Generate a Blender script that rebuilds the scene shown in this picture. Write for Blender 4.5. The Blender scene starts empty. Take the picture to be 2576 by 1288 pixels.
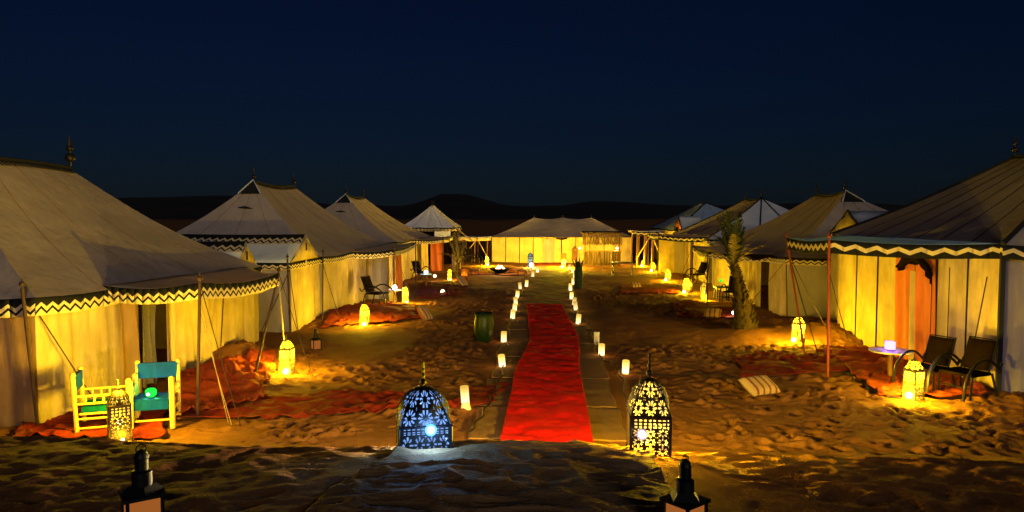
import bpy, math, random
import numpy as np
from mathutils import Vector, Matrix, Euler
random.seed(7); rng = np.random.default_rng(7)
R = math.radians
S = bpy.context.scene
col = S.collection

# ------------------------------------------------------------------ camera
CAMZ = 3.5; FPX = 1860.0
cam = bpy.data.objects.new('camera', bpy.data.cameras.new('camera')); col.objects.link(cam)
cam.location = (0, 0, CAMZ)
cam.rotation_euler = (R(90-3.2), 0, R(2.77))
cam.data.sensor_width = 36; cam.data.lens = 36*FPX/2576; cam.data.clip_start = .05; cam.data.clip_end = 6000
S.camera = cam
CM = cam.rotation_euler.to_matrix()
def P(px, py, z=0.0):
    """a point of the photograph (2576 x 1288) carried to height z"""
    d = CM @ Vector(((px-1288)/FPX, -(py-644)/FPX, -1))
    t = (z-CAMZ)/d.z
    return Vector((d.x*t, d.y*t, z))
# ------------------------------------------------------------------ sky, moon, exposure
MOON_EL, MOON_AZ = 16, 160     # azimuth clockwise from +Y: behind the camera, to the right
W = bpy.data.worlds.new('World'); S.world = W; W.use_nodes = True
nt = W.node_tree; nt.nodes.clear()
sk = nt.nodes.new('ShaderNodeTexSky'); sk.sky_type = 'NISHITA'; sk.sun_disc = False
sk.sun_elevation = R(MOON_EL); sk.sun_rotation = R(MOON_AZ); sk.air_density = 1.6; sk.dust_density = 0; sk.ozone_density = 3
ti = nt.nodes.new('ShaderNodeMix'); ti.data_type = 'RGBA'; ti.blend_type = 'MULTIPLY'; ti.inputs[0].default_value = 1
ti.inputs[7].default_value = (.13, .30, 1, 1)
bg = nt.nodes.new('ShaderNodeBackground'); bg.inputs[1].default_value = .0037
wo = nt.nodes.new('ShaderNodeOutputWorld')
nt.links.new(sk.outputs[0], ti.inputs[6]); nt.links.new(ti.outputs[2], bg.inputs[0]); nt.links.new(bg.outputs[0], wo.inputs[0])
sd = bpy.data.lights.new('moon', 'SUN'); sd.energy = .6; sd.angle = R(14); sd.color = (1, .90, .84)
so = bpy.data.objects.new('moon', sd); col.objects.link(so)
so.rotation_euler = (R(90-MOON_EL), 0, R(-MOON_AZ+180))
S.view_settings.view_transform = 'Standard'; S.view_settings.look = 'None'
S.view_settings.exposure = 0; S.view_settings.gamma = 1; S.view_settings.use_curve_mapping = False
S.cycles.use_denoising = True
S.cycles.max_bounces = 5; S.cycles.diffuse_bounces = 3; S.cycles.transparent_max_bounces = 12
S.cycles.sample_clamp_indirect = 3
S.cycles.use_light_tree = True
WARM = (1.0, .66, .010); AMBER = (1, .45, .07)

# ------------------------------------------------------------------ materials
def nodes(name):
    m = bpy.data.materials.new(name); m.use_nodes = True
    n = m.node_tree; b = n.nodes['Principled BSDF']
    return m, n, b
def mth(n, op, a, b=None, c=None):
    x = n.nodes.new('ShaderNodeMath'); x.operation = op
    for i, v in enumerate((a, b, c)):
        if v is None: continue
        if isinstance(v, (int, float)): x.inputs[i].default_value = v
        else: n.links.new(v, x.inputs[i])
    return x.outputs[0]
def mix(n, f, a, b):
    x = n.nodes.new('ShaderNodeMix'); x.data_type = 'RGBA'
    for i, v in ((0, f), (6, a), (7, b)):
        if isinstance(v, (int, float)): x.inputs[i].default_value = v
        elif isinstance(v, tuple): x.inputs[i].default_value = (*v, 1)
        else: n.links.new(v, x.inputs[i])
    return x.outputs[2]
def noise(n, scale, detail=4, coord='Object', rough=.55, stretch=None):
    tc = n.nodes.new('ShaderNodeTexCoord'); t = n.nodes.new('ShaderNodeTexNoise')
    t.inputs['Scale'].default_value = scale; t.inputs['Detail'].default_value = detail; t.inputs['Roughness'].default_value = rough
    o = tc.outputs[coord]
    if stretch:
        mp = n.nodes.new('ShaderNodeMapping'); mp.inputs['Scale'].default_value = stretch
        n.links.new(o, mp.inputs[0]); o = mp.outputs[0]
    n.links.new(o, t.inputs[0])
    return t.outputs[0]
def ramp(n, f, lo, hi):
    x = n.nodes.new('ShaderNodeMapRange'); x.inputs[1].default_value = lo; x.inputs[2].default_value = hi
    n.links.new(f, x.inputs[0]); return x.outputs[0]
def bump(n, b, h, strength, dist=.01):
    x = n.nodes.new('ShaderNodeBump'); x.inputs['Strength'].default_value = strength; x.inputs['Distance'].default_value = dist
    n.links.new(h, x.inputs['Height']); n.links.new(x.outputs[0], b.inputs['Normal'])
def plain(name, c, rough=.8, metal=0, var=.25, scale=6, bs=.3, stretch=None, c2=None):
    m, n, b = nodes(name)
    f = ramp(n, noise(n, scale, 5, stretch=stretch), .3, .7)
    d = c2 or tuple(v*(1-var) for v in c)
    n.links.new(mix(n, f, d, c), b.inputs['Base Color'])
    b.inputs['Roughness'].default_value = rough; b.inputs['Metallic'].default_value = metal
    b.inputs['Specular IOR Level'].default_value = .25
    if bs: bump(n, b, noise(n, scale*9, 3), bs, .006)
    return m
def cloth(name, c, stain=.3, zigzag=None, per=.22):
    m, n, b = nodes(name)
    f = ramp(n, noise(n, 1.3, 6), .35, .7); g = ramp(n, noise(n, 7, 4, stretch=(1, 1, .25)), .35, .75)
    base = mix(n, f, tuple(v*(1-stain*.6) for v in c), c)
    base = mix(n, mth(n, 'MULTIPLY', g, stain*.9), base, (c[0]*.55, c[1]*.45, c[2]*.35))
    if zigzag:
        uv = n.nodes.new('ShaderNodeUVMap'); sp = n.nodes.new('ShaderNodeSeparateXYZ'); n.links.new(uv.outputs[0], sp.inputs[0])
        u, v = sp.outputs[0], sp.outputs[1]
        tri = mth(n, 'PINGPONG', mth(n, 'DIVIDE', u, per/2), 1.0)
        if zigzag == 'line':
            top = mth(n, 'GREATER_THAN', v, mth(n, 'MULTIPLY_ADD', tri, .26, .47))
            ln = mth(n, 'LESS_THAN', mth(n, 'ABSOLUTE', mth(n, 'SUBTRACT', v, mth(n, 'MULTIPLY_ADD', tri, .32, .14))), .085)
            k = mth(n, 'MAXIMUM', top, ln)
        else:
            k = mth(n, 'GREATER_THAN', mth(n, 'ABSOLUTE', mth(n, 'SUBTRACT', v, mth(n, 'MULTIPLY_ADD', tri, .30, .36))), .155)
        base = mix(n, k, base, (.012, .012, .016))
    n.links.new(base, b.inputs['Base Color']); b.inputs['Roughness'].default_value = .9
    b.inputs['Specular IOR Level'].default_value = .1
    h = mth(n, 'ADD', noise(n, 5, 6, stretch=(1, 1, .45)), mth(n, 'MULTIPLY', noise(n, 160, 1), .12))
    h = mth(n, 'ADD', h, mth(n, 'MULTIPLY', noise(n, 1.5, 3, stretch=(1, 1, .5)), 2.2))
    bump(n, b, h, .62, .04)
    tr = n.nodes.new('ShaderNodeBsdfTranslucent'); n.links.new(base, tr.inputs[0])
    mx = n.nodes.new('ShaderNodeMixShader'); mx.inputs[0].default_value = .22
    n.links.new(b.outputs[0], mx.inputs[1]); n.links.new(tr.outputs[0], mx.inputs[2]); n.links.new(mx.outputs[0], n.nodes['Material Output'].inputs[0])
    return m
def emit(name, c, s, sample=False):
    m = bpy.data.materials.new(name); m.use_nodes = True; n = m.node_tree; n.nodes.clear()
    e = n.nodes.new('ShaderNodeEmission'); e.inputs[0].default_value = (*c, 1); e.inputs[1].default_value = s
    o = n.nodes.new('ShaderNodeOutputMaterial'); n.links.new(e.outputs[0], o.inputs[0])
    if not sample: m.cycles.emission_sampling = 'NONE'
    return m
def glow_glass(name, c, s, clear=.6):
    m = emit(name, c, s); n = m.node_tree; e = n.nodes['Emission']; o = n.nodes['Material Output']
    t = n.nodes.new('ShaderNodeBsdfTransparent'); x = n.nodes.new('ShaderNodeMixShader'); x.inputs[0].default_value = 1-clear
    n.links.new(t.outputs[0], x.inputs[1]); n.links.new(e.outputs[0], x.inputs[2]); n.links.new(x.outputs[0], o.inputs[0])
    return m
def wax(name, c_lo, c_hi, s_lo, s_hi, h):
    m = emit(name, c_lo, 1); n = m.node_tree; e = n.nodes['Emission']
    tc = n.nodes.new('ShaderNodeTexCoord'); sp = n.nodes.new('ShaderNodeSeparateXYZ'); n.links.new(tc.outputs['Object'], sp.inputs[0])
    f = ramp(n, sp.outputs[2], h*.25, h*.95)
    n.links.new(mix(n, f, c_lo, c_hi), e.inputs[0])
    oi = n.nodes.new('ShaderNodeObjectInfo')
    n.links.new(mth(n, 'MULTIPLY', mth(n, 'MULTIPLY_ADD', f, s_hi-s_lo, s_lo), mth(n, 'MULTIPLY_ADD', oi.outputs['Random'], .7, .6)), e.inputs[1])
    return m

M = {}
M['roof_tan'] = cloth('roof_tan', (.54, .44, .37), .25)
M['roof_taupe'] = cloth('roof_taupe', (.42, .35, .34), .2)
M['roof_white'] = cloth('roof_white', (.74, .78, .86), .15)
M['roof_blue'] = cloth('roof_blue', (.48, .66, .84), .15)
M['wall'] = cloth('wall', (.68, .52, .23), .6)
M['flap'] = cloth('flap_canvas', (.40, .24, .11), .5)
M['wall_shade_grey'] = cloth('wall_shade_grey', (.38, .32, .31), .25)  # wall canvas with the shade of its unlit sides put into the colour
M['wall_shade_lilac'] = cloth('wall_shade_lilac', (.34, .29, .36), .2)  # lilac copy with the same painted shade, for the right tents
M['val_line'] = cloth('valance_line', (.68, .56, .36), .2, 'line', .24)
M['val_band'] = cloth('valance_band', (.68, .56, .36), .2, 'band', .40)
M['edge'] = cloth('edge_canvas', (.66, .50, .30), .2)
M['black'] = plain('black_fabric', (.012, .012, .016), .9, bs=.2)
M['pole'] = plain('dark_wood_pole', (.05, .025, .015), .7, scale=14, stretch=(1, 1, .1))
M['redpole'] = plain('red_wood_pole', (.22, .035, .015), .6, scale=14, stretch=(1, 1, .1))
M['wood'] = plain('pale_wood', (.52, .34, .09), .6, scale=10, stretch=(1, 1, .15), var=.4)
M['oldwood'] = plain('brown_wood', (.20, .09, .035), .75, scale=10, stretch=(1, 1, .15), var=.5)
M['rope'] = plain('rope', (.30, .22, .12), .9, scale=60)
M['darkrope'] = plain('dark_rope', (.03, .02, .015), .9, scale=60)
M['iron'] = plain('black_iron', (.012, .012, .014), .45, .6, scale=20)
M['brass'] = plain('dark_brass', (.045, .032, .018), .4, .7, scale=30)
M['tin'] = plain('pale_tin', (.13, .095, .04), .5, .3, scale=30)
M['blue'] = plain('blue_paint', (.002, .045, .36), .5, scale=12, var=.5, stretch=(1, 1, .3))
M['teal'] = plain('teal_cushion', (.002, .07, .10), .85, scale=8)
for k_ in ('blue', 'teal'): M[k_].node_tree.nodes['Principled BSDF'].inputs['Specular IOR Level'].default_value = .02
M['green_glaze'] = plain('green_glaze', (.005, .020, .004), .42, scale=7, var=.55)
M['orange_cloth'] = plain('orange_cloth', (.62, .17, .03), .85, scale=5, stretch=(1, 1, .2))
M['brown_cloth'] = plain('brown_cloth', (.007, .0035, .002), 1, scale=10)
M['brown_cloth'].node_tree.nodes['Principled BSDF'].inputs['Specular IOR Level'].default_value = .02
M['lace'] = plain('grey_lace', (.12, .10, .075), .9, scale=18)
M['bark'] = plain('palm_bark', (.035, .02, .01), .9, scale=16, var=.6, bs=.8)
M['frond'] = plain('palm_leaf', (.022, .032, .010), .6, scale=5, var=.5)
M['frond_dry'] = plain('dry_palm_leaf', (.12, .085, .03), .7, scale=5, var=.5)
M['agave'] = plain('agave_leaf', (.012, .026, .012), .7, scale=5, var=.4)
M['reed'] = plain('reed', (.085, .045, .018), .85, scale=30, var=.6, stretch=(6, 6, .5))
M['char'] = plain('charcoal', (.02, .015, .012), .9)
M['white_table'] = plain('white_table', (.6, .55, .42), .5, scale=8)
M['plastic'] = plain('white_plastic', (.7, .66, .6), .5)
M['cable'] = plain('black_rubber', (.012, .01, .01), .6)
M['pane'] = glow_glass('amber_pane', (.55, .16, .03), .60, .08)
M['bulb_white'] = emit('bulb_white', (1, .93, 1), 14)
M['bulb_blue'] = emit('bulb_blue', (.45, .9, 1), 16)
M['bulb_violet'] = emit('bulb_violet', (.5, .18, 1), 5)
M['bulb_green'] = emit('bulb_green', (.02, .8, .06), 1.3)
M['bulb_warm'] = emit('bulb_warm', (1, .72, .35), 6)
M['halo_blue'] = glow_glass('halo_blue', (.10, .50, 1), 2.6, .45)
M['halo_pink'] = glow_glass('halo_pink', (1, .62, .75), 1.5, .62)
M['fire'] = emit('flame', (1, .62, .25), 7)
M['glow_warm'] = glow_glass('glow_warm', (1, .66, .09), 1.5, .80)
M['glow_gold'] = glow_glass('glow_gold', (1, .78, .42), 1.05, .72)
M['glow_ice'] = glow_glass('glow_ice', (.20, .42, 1), 1.7, .55)
M['glow_blue'] = glow_glass('glow_blue', (.25, .75, 1), 1.2, .4)
M['candle'] = wax('candle_wax', (1, .78, .36), (1, .60, .08), 2.2, .95, .34)
M['candle_pink'] = wax('candle_pink', (1, .7, .6), (.95, .5, .12), 2.4, 1.0, .34)
def rug_mat(name, c, c2, s=3, bs=.6, dust=.4):
    m, n, b = nodes(name)
    f = ramp(n, noise(n, s, 6, rough=.65), .35, .68)
    w = n.nodes.new('ShaderNodeTexWave'); tc = n.nodes.new('ShaderNodeTexCoord'); n.links.new(tc.outputs['Object'], w.inputs[0])
    w.bands_direction = 'Y'; w.inputs['Scale'].default_value = 9; w.inputs['Distortion'].default_value = 3; w.inputs['Detail'].default_value = 3
    base = mix(n, mth(n, 'MULTIPLY', mth(n, 'ADD', f, w.outputs['Fac']), .5), c2, c)
    dn = ramp(n, noise(n, 1.7, 8, rough=.72), .50, .68)
    base = mix(n, mth(n, 'MULTIPLY', dn, dust), base, (.22, .10, .034))
    n.links.new(base, b.inputs['Base Color'])
    b.inputs['Roughness'].default_value = .95; b.inputs['Specular IOR Level'].default_value = .1
    bump(n, b, mth(n, 'ADD', noise(n, 45, 4), noise(n, 9, 4)), bs, .02)
    return m
M['carpet'] = rug_mat('red_carpet', (.60, .0045, .004), (.30, .0025, .002), 1.6, dust=.10)
M['rug'] = rug_mat('red_rug', (.20, .018, .007), (.09, .008, .004))
M['rug_orange'] = rug_mat('orange_rug', (.30, .045, .014), (.14, .018, .007))
M['mat'] = rug_mat('beige_mat', (.22, .125, .058), (.125, .068, .03), 2.2, dust=.9)
M['mat_brown'] = rug_mat('brown_mat', (.17, .085, .036), (.10, .048, .02), 2.2, dust=.9)
def pillow_mat():
    m, n, b = nodes('striped_pillow')
    tc = n.nodes.new('ShaderNodeTexCoord'); sp = n.nodes.new('ShaderNodeSeparateXYZ'); n.links.new(tc.outputs['Object'], sp.inputs[0])
    s = mth(n, 'PINGPONG', mth(n, 'DIVIDE', sp.outputs[0], .075), 1)
    k = mth(n, 'GREATER_THAN', mth(n, 'ADD', s, mth(n, 'MULTIPLY', noise(n, 45, 2), .5)), .92)
    n.links.new(mix(n, k, (.36, .24, .12), (.18, .04, .015)), b.inputs['Base Color']); b.inputs['Roughness'].default_value = .95
    bump(n, b, noise(n, 30, 3), .4, .01)
    return m
M['pillow'] = pillow_mat()
def sand():
    m, n, b = nodes('sand')
    f = ramp(n, noise(n, .8, 8, rough=.6), .35, .68); g = ramp(n, noise(n, 11, 6, rough=.7), .3, .72)
    a = mix(n, f, (.165, .066, .020), (.245, .108, .034))
    a = mix(n, mth(n, 'MULTIPLY', g, .45), a, (.12, .044, .013))
    n.links.new(a, b.inputs['Base Color']); b.inputs['Roughness'].default_value = .95; b.inputs['Specular IOR Level'].default_value = .08
    vo = n.nodes.new('ShaderNodeTexVoronoi'); vo.inputs['Scale'].default_value = 16; tc = n.nodes.new('ShaderNodeTexCoord'); n.links.new(tc.outputs['Object'], vo.inputs[0])
    peb = mth(n, 'SUBTRACT', .30, mth(n, 'MINIMUM', vo.outputs['Distance'], .30))
    h = mth(n, 'ADD', mth(n, 'MULTIPLY', noise(n, 14, 6, rough=.68), 1.1), mth(n, 'MULTIPLY', noise(n, 90, 3), .35))
    h = mth(n, 'ADD', h, mth(n, 'MULTIPLY', peb, mth(n, 'MULTIPLY', ramp(n, noise(n, 2.3, 2), .5, .62), 2.2)))
    bump(n, b, h, .7, .03)
    return m
M['sand'] = sand()
M['rock'] = plain('dark_rock', (.020, .014, .012), .95, scale=.02, var=.4, bs=0)

# ------------------------------------------------------------------ mesh helpers
class MB:
    def __init__(s): s.v = []; s.f = []; s.uv = None
    def box(s, c, d, rot=None):
        b = len(s.v); c = Vector(c); m = rot.to_matrix() if rot is not None else None
        for x in (-.5, .5):
            for y in (-.5, .5):
                for z in (-.5, .5):
                    p = Vector((x*d[0], y*d[1], z*d[2])); s.v.append(c+(m @ p if m else p))
        for q in ((0, 1, 3, 2), (4, 6, 7, 5), (0, 4, 5, 1), (2, 3, 7, 6), (0, 2, 6, 4), (1, 5, 7, 3)): s.f.append([b+i for i in q])
        return s
    def tube(s, pts, r, n=8, cap=True):
        pts = [Vector(p) for p in pts]; k = len(pts)
        rs = r if isinstance(r, (list, tuple)) else [r]*k
        b = len(s.v); ref = None
        for i, p in enumerate(pts):
            t = (pts[min(i+1, k-1)]-pts[max(i-1, 0)]).normalized()
            if ref is None: ref = t.orthogonal().normalized()
            a = (ref-t*ref.dot(t)).normalized(); ref = a; c = t.cross(a)
            for j in range(n):
                w = 2*math.pi*j/n; s.v.append(p+(a*math.cos(w)+c*math.sin(w))*rs[i])
        for i in range(k-1):
            for j in range(n):
                s.f.append([b+i*n+j, b+i*n+(j+1) % n, b+(i+1)*n+(j+1) % n, b+(i+1)*n+j])
        if cap: s.f.append([b+j for j in range(n)][::-1]); s.f.append([b+(k-1)*n+j for j in range(n)])
        return s
    def lathe(s, prof, c=(0, 0, 0), n=16):
        b = len(s.v); c = Vector(c)
        for r, z in prof:
            for j in range(n):
                w = 2*math.pi*j/n; s.v.append(c+Vector((r*math.cos(w), r*math.sin(w), z)))
        for i in range(len(prof)-1):
            for j in range(n): s.f.append([b+i*n+j, b+i*n+(j+1) % n, b+(i+1)*n+(j+1) % n, b+(i+1)*n+j])
        s.f.append([b+j for j in range(n)][::-1]); s.f.append([b+(len(prof)-1)*n+j for j in range(n)])
        return s
    def ball(s, c, r, n=10, sz=1):
        return s.lathe([(max(r*math.sin(math.pi*i/n), .0005), -r*sz*math.cos(math.pi*i/n)) for i in range(n+1)], c, n+4)
    def grid(s, fn, nu, nv, mask=None, uvf=None):
        b = len(s.v)
        for j in range(nv+1):
            for i in range(nu+1): s.v.append(Vector(fn(i/nu, j/nv)))
        if uvf and s.uv is None: s.uv = {}
        for j in range(nv):
            for i in range(nu):
                if mask and not mask((i+.5)/nu, (j+.5)/nv): continue
                a = b+j*(nu+1)+i; s.f.append([a, a+1, a+nu+2, a+nu+1])
        if uvf:
            for j in range(nv+1):
                for i in range(nu+1): s.uv[b+j*(nu+1)+i] = uvf(i/nu, j/nv)
        return s
    def build(s, name, mat, parent=None, world=False, smooth=True, thick=0):
        me = bpy.data.meshes.new(name); off = parent.location if (world and parent) else Vector((0, 0, 0))
        me.from_pydata([tuple(Vector(v)-off) for v in s.v], [], s.f); me.update()
        if s.uv:
            l = me.uv_layers.new(name='UVMap')
            for i, lp in enumerate(me.loops): l.data[i].uv = s.uv.get(lp.vertex_index, (0, 0))
        me.materials.append(M[mat] if isinstance(mat, str) else mat)
        if smooth:
            me.shade_smooth()
            try: me.set_sharp_from_angle(angle=R(38))
            except Exception: pass
        o = bpy.data.objects.new(name, me); col.objects.link(o)
        if parent: o.parent = parent
        if thick:
            md = o.modifiers.new('thickness', 'SOLIDIFY'); md.thickness = thick; md.offset = 0
        return o
def tag(o, label=None, cat=None, group=None, kind=None):
    for k, v in (('label', label), ('category', cat), ('group', group), ('kind', kind)):
        if v: o[k] = v
    return o
def thing(name, label, cat, loc=(0, 0, 0), rz=0, group=None):
    o = bpy.data.objects.new(name, None); col.objects.link(o); o.location = loc; o.rotation_euler = (0, 0, rz)
    o.empty_display_size = .2
    return tag(o, label, cat, group)
def copy_tree(o, parent=None):
    c = o.copy(); col.objects.link(c)
    if parent: c.parent = parent
    for ch in list(o.children): copy_tree(ch, c)
    return c
LAMPS = 9.2      # overall strength of the camp's lamps
def lamp(parent, loc, power, color, radius=.05, name='lamp_light'):
    d = bpy.data.lights.new(name, 'POINT'); d.energy = power*LAMPS; d.color = color; d.shadow_soft_size = radius
    o = bpy.data.objects.new(name, d); col.objects.link(o); o.location = loc
    if parent: o.parent = parent
    return o

# ------------------------------------------------------------------ ground
def vnoise(x, y, seed):
    xi = np.floor(x).astype(np.int64); yi = np.floor(y).astype(np.int64); fx = x-xi; fy = y-yi
    fx = fx*fx*(3-2*fx); fy = fy*fy*(3-2*fy)
    def h(a, b):
        n = (a*374761393+b*668265263+seed*1442695041) & 0x7fffffff
        n = ((n ^ (n >> 13))*1274126177) & 0x7fffffff
        return ((n ^ (n >> 16)) & 0xffff)/65535.
    return (h(xi, yi)*(1-fx)+h(xi+1, yi)*fx)*(1-fy)+(h(xi, yi+1)*(1-fx)+h(xi+1, yi+1)*fx)*fy
MOUNDS = [(-7.5, 17.2, 1.1, .42), (-7.2, 24.5, 1.0, .12), (8.2, 21.6, 1.3, .38), (8.1, 24.0, 1.2, .15), (7.4, 18.8, 1.2, .10), (-7.0, 15.0, .8, .16), (5.8, 21.8, .9, .18)]
def base_h(x, y):
    x = np.asarray(x, float); y = np.asarray(y, float)
    hc = np.interp(x, [-12, -6, -2.5, -1.35, .5, 1.0, 1.5, 4, 5.2, 12], [.92, .94, .945, .965, .965, .945, .935, .92, .88, .86])
    hc = hc+.02*(vnoise(x*.9, x*0+3, 5)-.5)
    yc = 8+.25*(vnoise(x*.35, x*0+1, 9)-.5)
    t = np.clip((y-yc)/3.0, 0, 1)
    far = hc*((1-t)-.10*np.sin(np.pi*t))
    near = hc+(yc-y)*.06-.05*np.clip((y-yc)+.6, 0, 1)**2
    z = np.where(y > yc, far, near)
    z = np.where(y < 0, near, z)
    camp = np.clip((y-10.5)/3, 0, 1)
    path = np.clip((np.abs(x)-1.6)/1.0, .15, 1)
    z = z+camp*path*(.16*(vnoise(x*.33, y*.33, 1)-.5)+.09*(vnoise(x*.9, y*.9, 2)-.5))
    for mx, my, r, h in MOUNDS: z = z+h*np.exp(-((x-mx)**2+(y-my)**2)/(r*r))
    z = z+.025*(vnoise(x*1.1, y*1.6, 12)-.5)*np.clip((8-y)/2, 0, 1)
    # far dunes
    d = np.clip((y-75)/150, 0, 1)
    z = z+d*(5*(vnoise(x*.012, y*.012, 4)-.5))-d*1.5
    return z
def axis(segs):
    out = [segs[0][0]]
    for a, b, st in segs:
        n = max(1, round((b-a)/st)); out += list(a+(b-a)*(np.arange(1, n+1)/n))
    return np.array(out)
def geo(a, b, n): return list(a*(b/a)**(np.arange(1, n+1)/n))
gx = np.array(sorted([-v for v in geo(14, 3000, 34)]+list(axis([(-14, -9, .10), (-9, 9, .05), (9, 14, .10)]))+geo(14, 3000, 34)))
gy = np.array([-400, -100, -20, -6, -2, 0, 2, 3]+list(axis([(3.5, 4.5, .1), (4.5, 8.8, .035), (8.8, 11, .1), (11, 18, .05), (18, 28, .08), (28, 48, .16), (48, 62, .5)]))+geo(62, 3500, 40))
GX, GY = np.meshgrid(gx, gy)
GZ = base_h(GX, GY)
# small ripples and trampled footprints
nearf = np.clip((60-GY)/10, 0, 1)*np.clip((14-np.abs(GX))/3, 0, 1)
pathm = np.clip((np.abs(GX-.1)-1.3)/.5, .2, 1)
GZ = GZ+nearf*(.030*(vnoise(GX*3.1, GY*3.1, 21)-.5)+.020*(vnoise(GX*7, GY*7, 22)-.5)+.012*(vnoise(GX*15, GY*15, 23)-.5)*(GY < 18))*pathm
def dent(cx, cy, a, rx, ry, dep):
    i0, i1 = np.searchsorted(gx, [cx-.5, cx+.5]); j0, j1 = np.searchsorted(gy, [cy-.5, cy+.5])
    X = GX[j0:j1, i0:i1]-cx; Y = GY[j0:j1, i0:i1]-cy
    u = (X*math.cos(a)+Y*math.sin(a))/rx; v = (-X*math.sin(a)+Y*math.cos(a))/ry
    q = u*u+v*v
    GZ[j0:j1, i0:i1] += -dep*np.exp(-q*1.5)+dep*.55*np.exp(-((np.sqrt(q)-1.45)**2)*6)
for k in range(3600):
    y = rng.uniform(10.8, 34)**1.0; x = rng.uniform(-8.5, 9.5)
    if abs(x-.1) < 1.7 or (not (y < 16 and x > 1)) and float(vnoise(np.array(x*.45), np.array(y*.38), 77)) < .42: continue
    dent(x, y, rng.uniform(0, 3.14), rng.uniform(.07, .10), rng.uniform(.12, .17), rng.uniform(.03, .07))
for k in range(90):
    x = rng.uniform(-6.5, 6.5); y = rng.uniform(4.6, 8.1)
    dent(x, y, rng.uniform(0, 3.14), rng.uniform(.07, .11), rng.uniform(.12, .2), rng.uniform(.006, .016))
def ground_z(x, y):
    x = np.asarray(x, float); y = np.asarray(y, float)
    i = np.clip(np.searchsorted(gx, x)-1, 0, len(gx)-2); j = np.clip(np.searchsorted(gy, y)-1, 0, len(gy)-2)
    u = (x-gx[i])/(gx[i+1]-gx[i]); v = (y-gy[j])/(gy[j+1]-gy[j])
    return (GZ[j, i]*(1-u)+GZ[j, i+1]*u)*(1-v)+(GZ[j+1, i]*(1-u)+GZ[j+1, i+1]*u)*v
def gz(x, y): return float(ground_z(x, y))
def np_mesh(name, X, Y, Z, mat, thick=0):
    ny, nx = X.shape
    co = np.stack([X, Y, Z], -1).reshape(-1, 3).astype(np.float32)
    a = (np.arange(ny-1)[:, None]*nx+np.arange(nx-1)[None, :]).reshape(-1)
    q = np.stack([a, a+1, a+nx+1, a+nx], -1).astype(np.int32)
    me = bpy.data.meshes.new(name); me.vertices.add(len(co)); me.vertices.foreach_set('co', co.ravel())
    me.loops.add(q.size); me.loops.foreach_set('vertex_index', q.ravel())
    me.polygons.add(len(q)); me.polygons.foreach_set('loop_start', np.arange(0, q.size, 4, dtype=np.int32))
    me.polygons.foreach_set('loop_total', np.full(len(q), 4, dtype=np.int32))
    me.update(calc_edges=True); me.shade_smooth()
    me.materials.append(M[mat]); o = bpy.data.objects.new(name, me); col.objects.link(o)
    if thick:
        md = o.modifiers.new('thickness', 'SOLIDIFY'); md.thickness = thick; md.offset = -1
    return o
g = np_mesh('ground', GX, GY, GZ, 'sand'); tag(g, kind='structure')
# hills: a ring sector of rocky ridges
hx = np.linspace(-1700, 1700, 260); hy = np.linspace(650, 1500, 40)
HX, HY = np.meshgrid(hx, hy)
env = np.sin(np.clip((HY-650)/850, 0, 1)*np.pi)**.8
pxs = 1378+HX/HY*FPX
ridge = np.interp(pxs, [-600, 0, 280, 480, 640, 800, 900, 1000, 1060, 1110, 1160, 1215, 1270, 1340, 1400, 1470, 1540, 1640, 1800, 2000, 2140, 2260, 2600, 3300],
                  [38, 36, 42, 50, 48, 28, 24, 22, 34, 56, 56, 42, 24, 20, 20, 30, 30, 26, 24, 30, 34, 22, 24, 30])
HZ = -3+env*(ridge/FPX*1000+3.5+3)*(.93+.16*vnoise(HX*.01, HY*.008, 31))+env*3*(vnoise(HX*.03, HY*.03, 33)-.5)
o = np_mesh('hills', HX, HY, HZ, 'rock'); tag(o, kind='structure')

# ------------------------------------------------------------------ path, mats, carpet, rugs
def sheet(name, fxy, nu, nv, mat, lift=.02, wr=.02, seed=1, thick=.012, lump=0, folds=0):
    u = np.linspace(0, 1, nu+1); v = np.linspace(0, 1, nv+1); U, V = np.meshgrid(u, v)
    X, Y = fxy(U, V)
    Z = ground_z(X, Y)
    for _ in range(2):                                    # cloth bridges the small hollows
        Zp = np.pad(Z, 1, mode='edge'); Zs = (Zp[:-2, 1:-1]+Zp[2:, 1:-1]+Zp[1:-1, :-2]+Zp[1:-1, 2:])/4
        Z = np.maximum(Z, Zs)
    Z = Z+lift+wr*vnoise(X*2.2, Y*3.3, seed)+wr*.6*vnoise(X*7, Y*6, seed+1)+lump*np.maximum(vnoise(X*1.6, Y*1.9, seed+2)-.45, 0)
    if folds:
        w = Y*4.2+1.5*vnoise(X*1.3, Y*1.1, seed+5)+.5*X
        Z = Z+folds*(1-np.abs(2*vnoise(X*1.6, w, seed+6)-1))**3*np.clip((Y-4)/3, .25, 1)+folds*.4*(1-np.abs(2*vnoise(X*4, w*2.3, seed+7)-1))**2
    return np_mesh(name, X, Y, Z, mat, thick)
path = tag(bpy.data.objects.new('path', None), kind='structure'); col.objects.link(path)
def rect(x0, x1, y0, y1, sk=0):
    return lambda U, V: (x0+(x1-x0)*U+sk*V+.02*np.sin(V*9+x0*3), y0+(y1-y0)*V+.02*np.sin(U*7+y0))
ys = [11.3, 13.3, 15.6, 17.9, 19.9, 22.2, 24.8]
for i in range(6):
    j = random.uniform(-.06, .06)
    for a, b in ((-1.22+j, -.06), (-.02, 1.30+j)):
        o = sheet('mat', rect(a, b, ys[i], ys[i+1]-.05), 26, 40, 'mat', .012, .02, 40+i); o.parent = path
y = 24.8
while y < 50:
    st = 2.6
    for a, b in ((-1.15, 1.15),):
        o = sheet('mat', rect(a, b, y, y+st-.08), 20, 14, 'mat_brown', .012, .02, int(y)); o.parent = path
    y += st
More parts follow.
